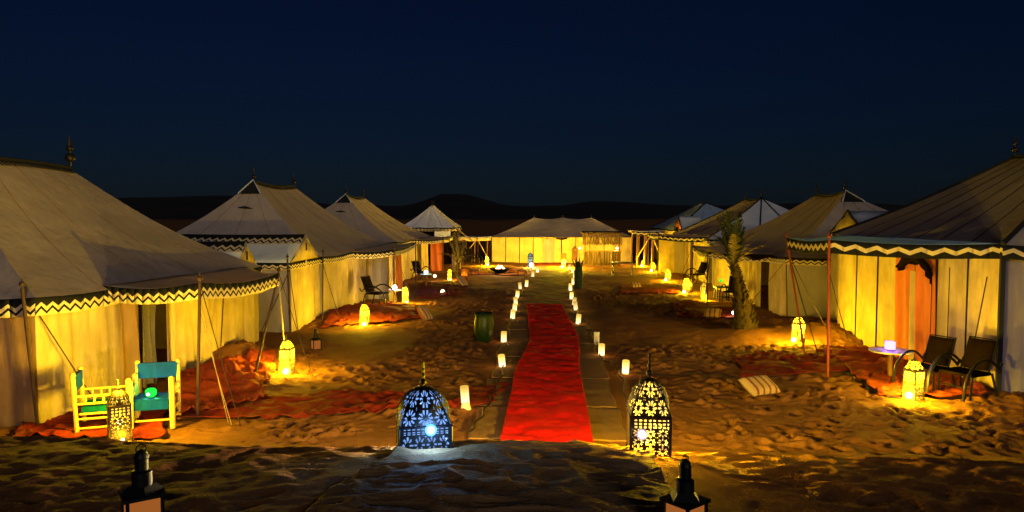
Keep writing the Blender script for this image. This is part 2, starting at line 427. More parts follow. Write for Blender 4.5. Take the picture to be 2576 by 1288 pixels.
# canvas mats continuing over the dune towards the camera
o = sheet('mat', lambda U, V: ((-1.62-.42*(1-V)+.10*np.sin(V*9))*(1-U)+(1.10+.03*np.sin(V*14))*U, 3.4+4.62*V), 170, 260, 'mat', .016, .035, 61, lump=.05, folds=.038); o.parent = path
# the red carpet: edges as it lies, with a bend near the middle
cy = [11.15, 11.45, 12.7, 14.3, 15.9, 17.4, 18.6, 20.5, 22.5, 25.5, 28.3]
cl = [-.74, -.72, -.72, -.72, -.72, -.68, -.58, -.52, -.52, -.56, -.78]
cl = [P(a, b).x for a, b in ((1258, 1120), (1263, 1100), (1274, 1050), (1286, 1000), (1294, 950), (1306, 920), (1324, 888), (1334, 860), (1331, 830), (1328, 800), (1325, 770))]
cr = [P(a, b).x for a, b in ((1492, 1120), (1488, 1100), (1480, 1050), (1470, 1000), (1460, 950), (1457, 920), (1458, 888), (1456, 860), (1444, 830), (1428, 800), (1412, 770))]
cyy = [P(1378, b).y for b in (1120, 1100, 1050, 1000, 950, 920, 888, 860, 830, 800, 770)]
def cfx(U, V):
    Y = cyy[0]-.35+(cyy[-1]-cyy[0]+.35)*V
    return np.interp(Y, cyy, cl)*(1-U)+np.interp(Y, cyy, cr)*U, Y
o = sheet('carpet', cfx, 60, 420, 'carpet', .05, .05, 71, .015, folds=.010)
tag(o, 'long bright red carpet running up the middle of the mat path', 'carpet')
def quad(p):
    p = [P(*q) for q in p]
    def f(U, V):
        X = (p[0].x*(1-U)+p[1].x*U)*(1-V)+(p[3].x*(1-U)+p[2].x*U)*V
        Y = (p[0].y*(1-U)+p[1].y*U)*(1-V)+(p[3].y*(1-U)+p[2].y*U)*V
        return X+.05*np.sin(V*9+U*3+p[0].x)+.03*np.sin(V*23), Y+.06*np.sin(U*8+V*2)+.03*np.sin(U*19+p[0].y)
    return f
RUGS = [
    ([(430, 1060), (660, 1010), (700, 905), (420, 968)], 'rug_orange', 'crumpled red rug heaped on the sand beside the near left tent', .04, .18),
    ([(40, 1108), (400, 1112), (440, 1000), (60, 1040)], 'rug', 'dark red rug under the blue wooden chairs', .03, .1),
    ([(420, 1060), (1010, 1036), (1020, 990), (440, 1000)], 'rug', 'long dark red runner laid on the sand from near left tent', .03, .06),
    ([(1120, 1030), (1230, 1020), (1285, 965), (1180, 978)], 'rug', 'short dark red rug end between the blue lantern and the path', .02, .03),
    ([(806, 828), (1060, 806), (1045, 770), (850, 772)], 'rug_orange', 'orange red rug with folded edge before the second left tent', .03, .09),
    ([(1045, 755), (1170, 742), (1180, 705), (1060, 715)], 'rug', 'dark red rug by the cushions before the third left tent', .03, .05),
    ([(1868, 955), (2225, 935), (2230, 880), (1850, 900)], 'rug', 'wide dark red rug on the sand below the red canopy pole', .02, .03),
    ([(2210, 1012), (2490, 1006), (2420, 905), (2110, 915)], 'rug_orange', 'orange lit rug under the metal armchairs at right', .03, .06),
    ([(1700, 800), (1880, 806), (1860, 765), (1690, 762)], 'rug', 'dark rug behind the young palm at right', .02, .03),
    ([(1560, 737), (1710, 741), (1700, 715), (1565, 714)], 'rug_orange', 'reddish rug before the third right tent', .02, .03),
    ([(1130, 690), (1320, 694), (1320, 676), (1150, 676)], 'rug', 'dark rug around the fire bowl', .02, .02),
    ([(1335, 668), (1425, 668), (1422, 662), (1338, 662)], 'rug_orange', 'bright orange doormat before the far tent entrance', .01, .01)]
for q, m, lb, wr, lump in RUGS:
    f = quad(q); o = sheet('rug', f, 110, 60, m, .02, wr, random.randint(80, 900), .012, lump, folds=lump*.55); tag(o, lb, 'rug', 'rugs on the sand')
def cord(name, pts, r, mat, label, cat='cable', lift=.02):
    # smooth line laid on the ground
    q = []
    for i in range(len(pts)-1):
        a, b = pts[i], pts[i+1]
        for k in range(10):
            t = k/10; x = a[0]*(1-t)+b[0]*t+.03*math.sin((i*10+k)*.9); y = a[1]*(1-t)+b[1]*t
            q.append((x, y, gz(x, y)+lift+r))
    o = MB().tube(q, r, 6).build(name, mat); tag(o, label, cat); return o
cord('cable', [P(*p).xy for p in ((1180, 1095), (1215, 1050), (1240, 1000), (1262, 950), (1275, 900), (1280, 850), (1288, 810), (1300, 760), (1315, 730))], .016, 'cable', 'black cable lying along the left edge of the mat path', lift=.05)
cord('cable', [P(*p).xy for p in ((1575, 1030), (1568, 960), (1540, 925), (1515, 910), (1505, 880), (1490, 840), (1462, 825), (1452, 790), (1445, 760))], .018, 'cable', 'black cable winding along the right edge of the mat path', lift=.05)
cord('cable', [P(*p).xy for p in ((2120, 945), (2180, 985), (2230, 1012), (2290, 1015))], .014, 'cable', 'black cable running to the lantern by the armchairs')
cord('cable', [P(*p).xy for p in ((1600, 940), (1750, 946), (1860, 955), (1960, 950))], .010, 'cable', 'thin cable crossing the sand towards the striped pillow')

# ------------------------------------------------------------------ tents
def canopy_cloth(mb, a, b, c, d, sag=.10, n=14, m=8):
    """a,b inner edge, d,c outer edge; all Vectors"""
    def f(u, v):
        p = (a*(1-u)+b*u)*(1-v)+(d*(1-u)+c*u)*v
        return p+Vector((0, 0, -sag*math.sin(math.pi*v)*.7-sag*v*math.sin(math.pi*u)*.8))
    mb.grid(f, n, m); return f
def valance_strip(parent, pts, h, mat, wave=.02, name='valance', off=0):
    """hanging band along 3D polyline"""
    mb = MB(); L = 0; ph = random.uniform(0, 6)
    for i in range(len(pts)-1):
        a, b = Vector(pts[i]), Vector(pts[i+1]); l = (b-a).length; nn = max(2, int(l/.08))
        nrm = Vector((b.y-a.y, -(b.x-a.x), 0)).normalized()
        def f(u, v, a=a, b=b, nrm=nrm, l=l):
            w = wave*math.sin((L+u*l)*5+ph)*(1-v)
            return a.lerp(b, u)+nrm*(w+off)+Vector((0, 0, -h*(1-v)))
        mb.grid(f, nn, 3, uvf=lambda u, v, L=L, l=l: (L+u*l, v))
        L += l
    return mb.build(name, mat, parent, world=True, thick=.008)
def wall_panels(parent, p0, p1, zt, mat, w=1.0, amp=.085, seams=None, gaps=(), bottom=-.08, zt2=None, nv=5, dens=14):
    """vertical cloth panels from p0 to p1 (x, y), gaps in metres along"""
    a = Vector((p0[0], p0[1], 0)); b = Vector((p1[0], p1[1], 0)); L = (b-a).length; t = (b-a)/L; nr = Vector((t.y, -t.x, 0))
    zt2 = zt if zt2 is None else zt2
    cuts = [0, L]
    for g0, g1 in gaps: cuts += [g0, g1]
    cuts = sorted(cuts); segs = [(cuts[i], cuts[i+1]) for i in range(0, len(cuts), 2)]
    ph = random.uniform(0, 9)
    for s0, s1 in segs:
        n = max(1, round((s1-s0)/w))
        for k in range(n):
            u0 = s0+(s1-s0)*k/n; u1 = s0+(s1-s0)*(k+1)/n; bl = random.uniform(-.03, .05)
            def f(u, v):
                s = u0+(u1-u0)*u; p = a+t*s; z0 = gz(p.x, p.y)+bottom; zz = zt+(zt2-zt)*s/L
                e = math.sin(math.pi*u)**.5
                r = amp*(.5*math.sin(s*9+ph)+.35*math.sin(s*21+ph*2+v*1.3)+.5*math.sin(s*4.1+v*2.2))*e*(1-.55*v)+bl*e*math.sin(math.pi*v)
                return p+nr*r+Vector((0, 0, z0+(zz-z0)*v))
            MB().grid(f, max(5, int((u1-u0)*dens)), nv).build('wall_panel', mat, parent, world=True)
            if seams and u0 > 0:
                p = a+t*u0+nr*.012; MB().box((p.x, p.y, (gz(p.x, p.y)+zt)/2), (seams, seams*.6 if abs(t.x) > .5 else seams, zt-gz(p.x, p.y)), ).build('seam', 'black', parent, world=True)
def finial(parent, x, y, z, s=1.0, name='finial'):
    MB().tube([(x, y, z-.1), (x, y, z+.5*s)], .022*s, 6).ball((x, y, z+.22*s), .09*s, 8).ball((x, y, z+.40*s), .06*s, 8).lathe([(.05*s, 0), (.004, .2*s)], (x, y, z+.45*s), 8).build(name, 'brass', parent, world=True)
def pole(parent, a, b, r=.028, mat='pole', tip=True):
    a, b = Vector(a), Vector(b); m = MB().tube([a, b], r, 8)
    if tip: m.ball(b+Vector((0, 0, .07)), .045, 6).tube([b, b+Vector((0, 0, .16))], .012, 6)
    return m.build('pole', mat, parent, world=True)
def rope(parent, a, b, r=.008, mat='rope', sag=.04):
    a, b = Vector(a), Vector(b)
    MB().tube([a.lerp(b, i/6)+Vector((0, 0, -sag*math.sin(math.pi*i/6))) for i in range(7)], r, 5).build('guy_rope', mat, parent, world=True)
def tent(name, label, x0, x1, y0, y1, ze, zr, xr, r0, r1, roof='roof_tan', val='val_line', side=1, gaps=(), wallm='wall', near='wall_shade_grey',
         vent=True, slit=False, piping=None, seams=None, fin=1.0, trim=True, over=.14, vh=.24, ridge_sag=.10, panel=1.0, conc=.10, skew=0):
    """side = 1: the wall at x1 faces the path, -1: the wall at x0"""
    t = thing(name, label, 'tent', ((x0+x1)/2, (y0+y1)/2, 0), group='desert camp tents')
    X0, X1, Y0, Y1 = x0-over, x1+over, y0-over, y1+over
    N = 14; peri = []
    for i in range(N): peri.append((X0+(X1-X0)*i/N, Y0, xr, r0))
    for i in range(N): peri.append((X1, Y0+(Y1-Y0)*i/N, xr, r0+(r1-r0)*i/N))
    for i in range(N): peri.append((X1+(X0-X1)*i/N, Y1, xr, r1))
    for i in range(N): peri.append((X0, Y1+(Y0-Y1)*i/N, xr, r1+(r0-r1)*i/N))
    ymid = (y0+y1)/2
    def sx_(x, y): return x+skew*(y-ymid)*((x-x0)/(x1-x0) if side > 0 else (x1-x)/(x1-x0))
    peri = [(sx_(a, b), b, c, d) for a, b, c, d in peri]
    def rf(i, v):
        ex, ey, rx, ry = peri[i % (4*N)]
        frac = (ry-r0)/max(r1-r0, .01)
        top = zr-ridge_sag*math.sin(math.pi*frac)
        k = v-conc*math.sin(math.pi*v)
        j = i % N; scal = -.05*math.sin(math.pi*((j*3/N) % 1))*(1-v)
        return Vector((ex+(rx-ex)*v, ey+(ry-ey)*v, ze+(top-ze)*k+scal))
    mb = MB(); NV = 12
    for v in range(NV+1):
        for i in range(4*N): mb.v.append(rf(i, v/NV))
    for v in range(NV):
        for i in range(4*N):
            a = v*4*N+i; b = v*4*N+(i+1) % (4*N); mb.f.append([a, b, b+4*N, a+4*N])
    mb.build('roof', roof, t, world=True)
    if piping:
        for cidx in (0, N, 2*N, 3*N):
            MB().tube([rf(cidx, v/NV)+Vector((0, 0, .02)) for v in range(NV+1)], piping, 6).build('piping', 'black', t, world=True)
    if seams:
        sd_ = [i for i in range(3*N+2, 4*N, 2)]
        for i in sd_+[5]:
            MB().tube([rf(i, v/NV)+Vector((0, 0, .006)) for v in range(NV+1)], seams, 5).build('roof_seam', 'black', t, world=True)
    if not seams:
        for i in (3, 7, 11)+((N+3, N+6, N+9, N+12) if side > 0 else (3*N+3, 3*N+6, 3*N+9, 3*N+12)):
            MB().tube([rf(i, v/NV)+Vector((0, 0, .004)) for v in range(NV+1)], .009, 5).build('roof_seam', 'flap', t, world=True)
    # valance round the eave
    ring = [rf(i, 0) for i in range(4*N)]
    valance_strip(t, ring[0:N+1], vh, val)
    valance_strip(t, ring[N:2*N+1] if side > 0 else ring[3*N:]+ring[:1], vh, val)
    # walls
    px = x1 if side > 0 else x0; bx = x0 if side > 0 else x1
    if side > 0: wall_panels(t, (sx_(px, y0), y0), (sx_(px, y1), y1), ze, wallm, panel, gaps=gaps, seams=.03 if seams else None)
    else: wall_panels(t, (sx_(px, y1), y1), (sx_(px, y0), y0), ze, wallm, panel, gaps=gaps, seams=.03 if seams else None)
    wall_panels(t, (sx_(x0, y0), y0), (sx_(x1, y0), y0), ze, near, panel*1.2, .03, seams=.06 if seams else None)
    for a, b in (((bx, y1), (px, y1)), ((bx, y0), (bx, y1))):
        m = MB().grid(lambda u, v: Vector((a[0]+(b[0]-a[0])*u, a[1]+(b[1]-a[1])*u, -.2+(ze+.2)*v)), 8, 2); m.build('wall', wallm, t, world=True)
    # ridge
    rp = [Vector((xr, r0+(r1-r0)*i/8, zr-ridge_sag*math.sin(math.pi*i/8)+.03)) for i in range(9)]
    if trim:
        MB().tube(rp, .05, 6).build('ridge_trim', 'black', t, world=True)
        for sgn in (-1, 1):
            m = MB(); n = max(8, int((r1-r0)/.11))
            for i in range(n):
                yy = r0+(r1-r0)*(i+.5)/n; zz = zr-ridge_sag*math.sin(math.pi*(i+.5)/n)+.02; w_ = (r1-r0)/n*.40
                sl = (zr-ze)/(abs((x1 if sgn > 0 else x0)-xr))*(1+conc*math.pi)
                dx = sgn*.16
                b_ = len(m.v); m.v += [Vector((xr, yy-w_, zz)), Vector((xr, yy+w_, zz)), Vector((xr+dx, yy+w_*.7, zz-.16*sl+.04)), Vector((xr+dx, yy-w_*.7, zz-.16*sl+.04))]
                m.f.append([b_, b_+1, b_+2, b_+3])
            m.build('ridge_fringe', 'black', t, world=True, thick=.006)
    if fin:
        finial(t, xr, r0, zr, fin); finial(t, xr, r1, zr, fin)
    if vent:
        m = MB(); e = .16
        def onh(dx, v): # on near hip
            p0_ = Vector(((X0+X1)/2, Y0, 0)); yy = Y0+(r0-Y0)*v; k = v-conc*math.sin(math.pi*v)
            return Vector((xr+dx, yy-.03, ze+(zr-ze)*k+.03))
        a, b, c = onh(0, 1.0), onh(-.42, .86), onh(.42, .86)
        a.z += .03
        m.v += [a, b, c, a+Vector((0, .05, 0)), b+Vector((0, .05, 0)), c+Vector((0, .05, 0))]; m.f += [[0, 1, 2], [3, 5, 4], [0, 3, 4, 1], [1, 4, 5, 2], [2, 5, 3, 0]]
        vo = m.build('vent', 'black', t, world=True, smooth=False)
        f = Vector((0, -.02, .02)); MB().tube([b+f, a+f*1.4, c+f], .028, 5).build('vent_piping', 'roof_white', t, world=True)
        if slit:
            p = onh(-.25, .70); q = onh(.30, .69)
            MB().tube([p, p.lerp(q, .5)+Vector((0, 0, .03)), q], [.015, .05, .01], 6).build('vent_slit', 'black', t, world=True)
    return t
def porch(t, pts, zs, val, vh=.24, polem='pole', feet=None, sag=.10, clothm='edge', ropes=True):
    """pts: inner near, inner far, outer far, outer near (x, y)"""
    V_ = [Vector((p[0], p[1], z)) for p, z in zip(pts, zs)]
    m = MB(); f = canopy_cloth(m, V_[0], V_[1], V_[2], V_[3], sag)
    m.build('porch_roof', clothm, t, world=True, thick=.006)
    n = 12
    near = [f(0, i/n) for i in range(n+1)]; outer = [f(i/n, 1) for i in range(n+1)]; far = [f(1, 1-i/n) for i in range(n+1)]
    if V_[0].x > V_[3].x: pass
    valance_strip(t, near, vh, val); valance_strip(t, outer, vh, val); valance_strip(t, far, vh, val)
    feet = feet or [(V_[2].x, V_[2].y), (V_[3].x, V_[3].y)]
    for fo, top in zip(feet, (V_[2], V_[3])):
        if fo is None: continue
        pole(t, (fo[0], fo[1], gz(fo[0], fo[1])-.1), top, mat=polem)
    if ropes:
        sgn = 1 if V_[2].x > V_[1].x else -1
        for top in (V_[2], V_[3]):
            e = (top.x+sgn*.9, top.y-.5); rope(t, top, (e[0], e[1], gz(*e)), mat='darkrope')
    return f

# --- left 1
L1 = tent('canvas_tent', 'large tan tent at the left edge with dark fringe along its ridge', -14.2, -7.95, 11.6, 18.6, 2.17, 4.55, -11.05, 13.4, 16.7,
          gaps=((2.45, 3.42),), vent=False, fin=1.2, vh=.30, wallm='wall', near='flap', ridge_sag=-.05, skew=.115)
porch(L1, [(-8.15, 13.15), (-7.6, 18.4), (-6.0, 16.2), (-6.0, 12.45)], [2.2, 2.2, 2.2, 2.33], 'val_line', .28, feet=[(-6.15, 15.0), (-6.08, 12.4)], sag=.12)
pole(L1, (-8.25, 11.45, -.1), (-8.42, 11.42, 2.32))
rope(L1, (-8.35, 11.5, 2.1), (-7.75, 12.25, .2), .012, 'pole', 0)
rope(L1, (-6.0, 16.2, 2.0), (P(722, 930).x, P(722, 930).y, 0), .014, 'rope')
pk = P(548, 1090)
rope(L1, (-6.05, 12.5, 2.2), (-5.35, 12.0, 0), .006, 'rope'); rope(L1, (-6.05, 12.5, 1.9), (-5.25, 11.9, 0), .006, 'rope')
for yy in (17.0,): rope(L1, (-7.6, yy, 2.0), (-7.45, yy-.6, .5), .014, 'pole', 0)
# door of tent 1: dark gathered curtain, pale side flaps
def curtain(t, name, p0, p1, z0, z1, mat, amp=.05, fr=30, gather=0):
    a = Vector((*p0, 0)); b = Vector((*p1, 0)); tt = (b-a).normalized(); nr = Vector((tt.y, -tt.x, 0)); L = (b-a).length
    def f(u, v):
        k = 1-gather*math.sin(math.pi*min(1, (1-v)*1.2))
        return a+tt*L*u*k+nr*(.06+amp*math.sin(u*L*fr+v*2))+Vector((0, 0, z0+(z1-z0)*v-(.03*math.sin(v*70+u*9) if gather else 0)))
    return MB().grid(f, 20, 24).build(name, mat, t, world=True)
curtain(L1, 'door_curtain', (-8.02, 14.03), (-7.97, 14.5), .1, 1.98, 'lace', .04, 26, .18)
curtain(L1, 'door_flap', (-8.08, 13.35), (-8.02, 14.03), 0, 2.02, 'flap', .05, 14)
curtain(L1, 'door_flap', (-7.92, 14.95), (-7.90, 15.15), .1, 2.0, 'edge', .03, 22)
MB().tube([(-7.86, 14.4, 2.0), (-7.82, 14.7, 1.94), (-7.80, 15.0, 1.86), (-7.84, 15.15, 1.70)], [.05, .11, .10, .04], 8).build('door_drape', 'edge', L1, world=True)
# small side annexes between tents (ridge across, gable to the path)
def annex(label, xg, xe, y0, y1, zr, ze, roof='roof_white', band=True, side=1, val='val_line', gable='wall', near='wall_shade_grey', slot=True, corner=None, pipe=None):
    t = thing('side_tent', label, 'tent', ((xg+xe)/2, (y0+y1)/2, 0), group='small side tents')
    ym = (y0+y1)/2
    def rfn(y_e):
        def f(u, v):
            x = xg+(xe-xg)*u; k = v**1.0; s = (1-k)
            return Vector((x, ym+(y_e-ym)*s, zr+(ze-zr)*(s**.85)-.02*math.sin(math.pi*u)))
        return f
    MB().grid(rfn(y0-.1), 10, 6).build('roof', roof, t, world=True, thick=.01)
    MB().grid(rfn(y1+.1), 10, 6).build('roof', roof, t, world=True, thick=.01)
    if band:
        f = rfn(y0-.1)
        L = abs(xe-xg)
        def g_(u, v): return f(u, 1-.30*(1-v))+Vector((0, -.012, .02))
        MB().grid(g_, 10, 3, uvf=lambda u, v: (u*L, v)).build('ridge_band', 'val_line', t, world=True)
    # gable
    gx_ = xg+(.01 if side > 0 else -.01)
    m = MB(); n = 10
    for i in range(n+1):
        yy = y0-.05+(y1-y0+.1)*i/n; s = abs(yy-ym)/((y1-y0)/2+.1); m.v += [Vector((gx_, yy, ze-.04)), Vector((gx_+side*.03*math.sin(i*1.9), yy, zr+(ze-zr)*(min(s, 1)**.85)-.01))]
    for i in range(n): m.f.append([2*i, 2*i+2, 2*i+3, 2*i+1])
    m.build('gable', gable, t, world=True, thick=.008)
    if slot: MB().box((gx_+side*.02, ym, ze+(zr-ze)*.52), (.02, .06, .24)).build('gable_slot', 'black', t, world=True)
    if pipe:
        for ye in (y0-.1, y1+.1):
            f = rfn(ye); MB().tube([f(0, i/6)+Vector((-.0, 0, .02)) for i in range(7)], pipe, 5).build('piping', 'black', t, world=True)
    if side > 0:
        wall_panels(t, (xg, y0), (xg, y1), ze, 'wall', 1.0); wall_panels(t, (xe, y0), (xg, y0), ze, near, 1.2, .04)
        valance_strip(t, [(xe, y0-.1, ze), (xg+.03, y0-.1, ze), (xg+.03, y1+.1, ze)], .22, val)
    else:
        wall_panels(t, (xg, y1), (xg, y0), ze, 'wall', 1.0); wall_panels(t, (xg, y0), (xe, y0), ze, near, 1.2, .04)
        valance_strip(t, [(xg-.03, y1+.1, ze), (xg-.03, y0-.1, ze), (xe, y0-.1, ze)], .22, val)
    return t
annex('small pale side tent with yellow gable touching the near left tent', -8.12, -12.4, 18.75, 20.3, 2.77, 2.0)
A2 = annex('side tent with yellow gable and shaded grey wall before the second left tent', -7.62, -11.6, 21.55, 24.3, 2.87, 2.08)
pole(A2, (-7.6, 21.4, -.1), (-7.66, 21.4, 2.2)); rope(A2, (-7.62, 21.4, 2.0), (-7.0, 20.4, 0), .01, 'darkrope')
rope(A2, (-7.62, 21.5, 1.9), (-8.4, 21.2, .1), .012, 'darkrope'); rope(A2, (-7.5, 24.2, 2.0), (-6.6, 23.2, .05), .01, 'darkrope')
pole(A2, (-7.2, 23.2, -.1), (-7.55, 24.5, 2.2), .02)
# --- left 2
L2 = tent('canvas_tent.001', 'tan tent second along the left row with black triangular vent at its peak', -14.4, -7.6, 24.6, 34.7, 2.10, 4.72, -11.0, 27.3, 31.7, gaps=((6.9, 8.2),), slit=True, fin=.9)
porch(L2, [(-7.6, 27.6), (-7.5, 35.0), (-6.3, 35.0), (-6.3, 30.0)], [2.12, 2.15, 2.2, 2.08], 'val_line', .26)
wall_panels(L2, (-7.6, 31.0), (-6.55, 31.0), 1.9, 'wall_shade_grey', 1.1, .03)
wall_panels(L2, (-6.5, 30.0), (-6.3, 30.3), 1.95, 'wall', .5, .02); wall_panels(L2, (-7.55, 30.6), (-7.35, 30.6), 1.95, 'wall', .5, .02)
curtain(L2, 'door_curtain', (-7.4, 33.2), (-6.9, 34.4), 0, 1.95, 'orange_cloth', .05, 16)
# --- left 3
L3 = tent('canvas_tent.002', 'tan tent third along the left row overlapping the second roof', -14.6, -7.6, 36.4, 46.6, 2.15, 4.55, -11.0, 40.0, 43.8, gaps=((6.2, 7.8),), slit=True, fin=.8)
porch(L3, [(-7.6, 41.3), (-7.6, 48.0), (-6.2, 48.0), (-6.2, 43.6)], [2.12, 2.12, 2.12, 2.08], 'val_line', .22)
curtain(L3, 'door_curtain', (-7.3, 45.6), (-6.6, 45.9), 0, 1.95, 'orange_cloth', .05, 16)
# --- left 4: small white pavilion
L4 = tent('canvas_tent.003', 'small white pyramid tent standing behind the left row', -10.2, -6.6, 51.5, 55.0, 2.62, 4.2, -8.3, 52.8, 53.6, roof='roof_white', val='val_line', wallm='brown_cloth', near='brown_cloth', vent=False, fin=.5, trim=False, conc=.06, gaps=((.5, 1.5),))  # near-black wall cloth paints in the shade under the roof
rope(L4, (-6.6, 51.4, 2.7), (-5.2, 50.8, 1.7), .05, 'rope', 0)
MB().box((-7.3, 51.0, 2.1), (1.1, .1, .5)).build('awning', 'roof_white', L4, world=True)
# --- far tent with three peaks
B = thing('marquee_tent', 'long low tan tent with three roof peaks at the far end of the path', 'tent', (1, 56, 0))
bx0, bx1, by0, by1 = -4.05, 6.1, 53.6, 60.5
def broof(u, v):
    # u along x, v: 0 near eave .. .5 ridge .. 1 far eave
    s = abs(v-.5)*2; k = 1-s
    xa = bx0-.2+(bx1-bx0+.4)*u; rx = -1.05+(3.35+1.05)*min(max((u-.02)/.96, 0), 1)
    x = rx+(xa-rx)*s; y = 57+(v-.5)*2*(3.6)
    crest = 3.28-.13*abs(math.sin(math.pi*2*u))-.0
    edge = min(1, min(u, 1-u)/.0001)
    z = 1.86+(crest-1.86)*(k**1.15)
    return Vector((x, y, z))
MB().grid(broof, 40, 16).build('roof', 'roof_tan', B, world=True)
for xs, xe2 in ((bx0-.2, -1.05), (bx1+.2, 3.35)):
    def f(u, v, xs=xs, xe2=xe2):
        s = 1-v; yy = 57+(u-.5)*2*3.6*s; return Vector((xe2+(xs-xe2)*s, yy, 1.86+(3.27-1.86)*(v**1.15)))
    MB().grid(f, 8, 8).build('roof', 'roof_tan', B, world=True)
wall_panels(B, (bx0, by0), (bx1, by0), 1.88, 'wall', 1.0, .04, seams=.05, gaps=((5.0, 5.05),), dens=8)
MB().grid(lambda u, v: Vector((bx0+(bx1-bx0)*u, 60.4, -.2+2.1*v)), 4, 1).build('wall', 'wall', B, world=True)
for x in (bx0, bx1): MB().grid(lambda u, v, x=x: Vector((x, by0+(60.4-by0)*u, -.2+2.1*v)), 4, 1).build('wall', 'wall', B, world=True)
MB().grid(lambda u, v: Vector((-.35+.85*u, by0-.12+.03*math.sin(u*12), 1.75*v)), 10, 3).build('door_curtain', 'wall_shade_grey', B, world=True)
MB().box((1.15, by0-.12, .45), (.42, .03, .55)).build('red_patch', 'orange_cloth', B, world=True)
MB().box((1.95, by0-.10, .62), (.40, .10, .8)).lathe([(.2, 0), (.02, .22)], (1.95, by0-.1, 1.02), 8).build('doorway_screen', 'oldwood', B, world=True)
MB().tube([(.6, by0-.15, 1.78), (1.0, by0-.18, 1.72), (1.4, by0-.15, 1.8)], .05, 6).build('door_drape', 'brown_cloth', B, world=True)
for x in (-1.05, 1.15, 3.35): pole(B, (x, 57, 3.1), (x, 57, 3.3), .03)

# --- right 1
R1 = tent('canvas_tent.004', 'large taupe tent at the right edge with dark seams on its roof', 8.58, 15.6, 14.6, 21.75, 2.93, 4.98, 12.1, 17.3, 19.9, roof='roof_taupe', val='val_band', side=-1,
          gaps=((3.45, 4.95),), skew=-.05, near='wall_shade_lilac', vent=False, piping=.045, seams=.009, fin=.9, vh=.27, trim=True, conc=.05, ridge_sag=.03)
f = porch(R1, [(8.7, 14.5), (8.4, 21.6), (6.25, 19.7), (5.93, 15.9)], [2.95, 2.92, 2.90, 2.97], 'val_band', .28, polem='redpole', feet=[(6.27, 18.1), (5.95, 15.85)], sag=.08, clothm='roof_blue', ropes=False)
rope(R1, (6.25, 19.7, 2.7), (6.5, 17.9, .1), .014, 'darkrope'); rope(R1, (6.25, 19.7, 2.6), (7.6, 20.2, .3), .01, 'darkrope')
rope(R1, (6.0, 16.2, 2.5), (7.6, 19.0, .35), .01, 'darkrope')
rope(R1, (8.5, 14.7, 2.3), (8.2, 14.8, .05), .012, 'darkrope')
MB().box((8.70, 14.56, 1.45), (.09, .06, 2.95)).build('corner_strip', 'black', R1, world=True)
# arched dark drape over the orange door flap
zt = 2.62
yd0, yd1 = 21.75-3.40, 21.75-5.0
curtain(R1, 'door_curtain', (8.55, yd0), (8.56, yd0-.85), 0, 2.5, 'orange_cloth', .05, 13)
curtain(R1, 'door_flap', (8.48, yd0-.82), (8.48, yd0-1.02), 0, 2.2, 'wall', .02, 20)
curtain(R1, 'door_curtain', (8.54, yd0-.98), (8.62, yd1), 0, 2.5, 'orange_cloth', .05, 17)
dp = []
for qx, qy in ((2238, 668), (2246, 660), (2258, 651), (2270, 647), (2282, 647), (2294, 652), (2303, 663), (2310, 676), (2316, 688), (2321, 698)):
    dd = 8.36*FPX/(qx-1378); dp.append((8.36+.03*math.sin(qx*.3), dd, CAMZ-(qy-540)*dd/FPX))
MB().tube(dp, [.03, .075, .09, .07, .085, .07, .09, .075, .085, .02], 9).build('door_drape', 'brown_cloth', R1, world=True)
def sw(u, v):
    i = min(int(u*8.99), 8); q = Vector(dp[i]).lerp(Vector(dp[i+1]), u*9-i); return q+Vector((.03+.02*math.sin(u*60), 0, -.16*v*(.6+.4*abs(math.sin(u*12)))))
MB().grid(sw, 40, 4).build('drape_skirt', 'brown_cloth', R1, world=True, thick=.01)
for k, yy in enumerate((16.55, 15.85)):
    MB().tube([(8.4, yy, 2.4), (8.4, yy, .9)], .010, 5).build('lashing', 'darkrope', R1, world=True)
A3 = annex('small blue white side tent with yellow gable behind the near right tent', 9.25, 13.5, 22.1, 24.6, 3.62, 2.92, roof='roof_white', band=False, side=-1, val='val_band', slot=False, pipe=.035)
# --- right 2
R2 = tent('canvas_tent.005', 'tan tent second along the right row with black triangular vent at its peak', 8.0, 16, 25.0, 36.2, 2.10, 4.40, 12.0, 30.6, 33.8, side=-1, gaps=((8.1, 9.2),), near='wall_shade_lilac', slit=False, fin=.8)
porch(R2, [(8.0, 26.2), (7.9, 34.2), (6.4, 33.0), (6.1, 28.5)], [2.12, 2.15, 2.15, 2.10], 'val_line', .24)
pole(R2, (7.95, 24.8, -.1), (7.9, 24.9, 2.15), .02); pole(R2, (6.2, 29.5, -.1), (6.3, 29.0, 1.95), .02); rope(R2, (7.9, 24.9, 2.0), (6.9, 26.4, .1), .01, 'darkrope')
MB().tube([(7.6, 25.6, 2.1), (7.3, 26.3, 2.0), (6.9, 27.0, 2.08)], [.05, .11, .06], 8).build('rolled_flap', 'brown_cloth', R2, world=True)
# --- right 3
R3 = tent('canvas_tent.006', 'third tent of the right row with white seamed front and tan side', 8.2, 15.8, 38.0, 48.0, 2.25, 4.42, 12.0, 42.3, 45.6, side=-1, gaps=((5.0, 6.0),), near='wall_shade_lilac', vent=False, piping=.05, fin=.7, conc=.04)
# its white near hip
m = MB()
def nh(u, v): 
    xx = 8.1+(15.9-8.1)*u; k = v-.04*math.sin(math.pi*v); return Vector((xx+(12-xx)*v, 37.84+(42.3-37.84)*v, 2.25+(4.42-2.25)*k+.035))
m.grid(nh, 12, 10); m.build('front_slope', 'roof_white', R3, world=True)
for u in (.33, .62): MB().tube([nh(u, i/8)+Vector((0, 0, .03)) for i in range(9)], .035, 5).build('piping', 'black', R3, world=True)
porch(R3, [(8.2, 38.6), (8.1, 47), (6.2, 46), (6.15, 41.5)], [2.35, 2.3, 2.35, 2.38], 'val_band', .26, ropes=False)
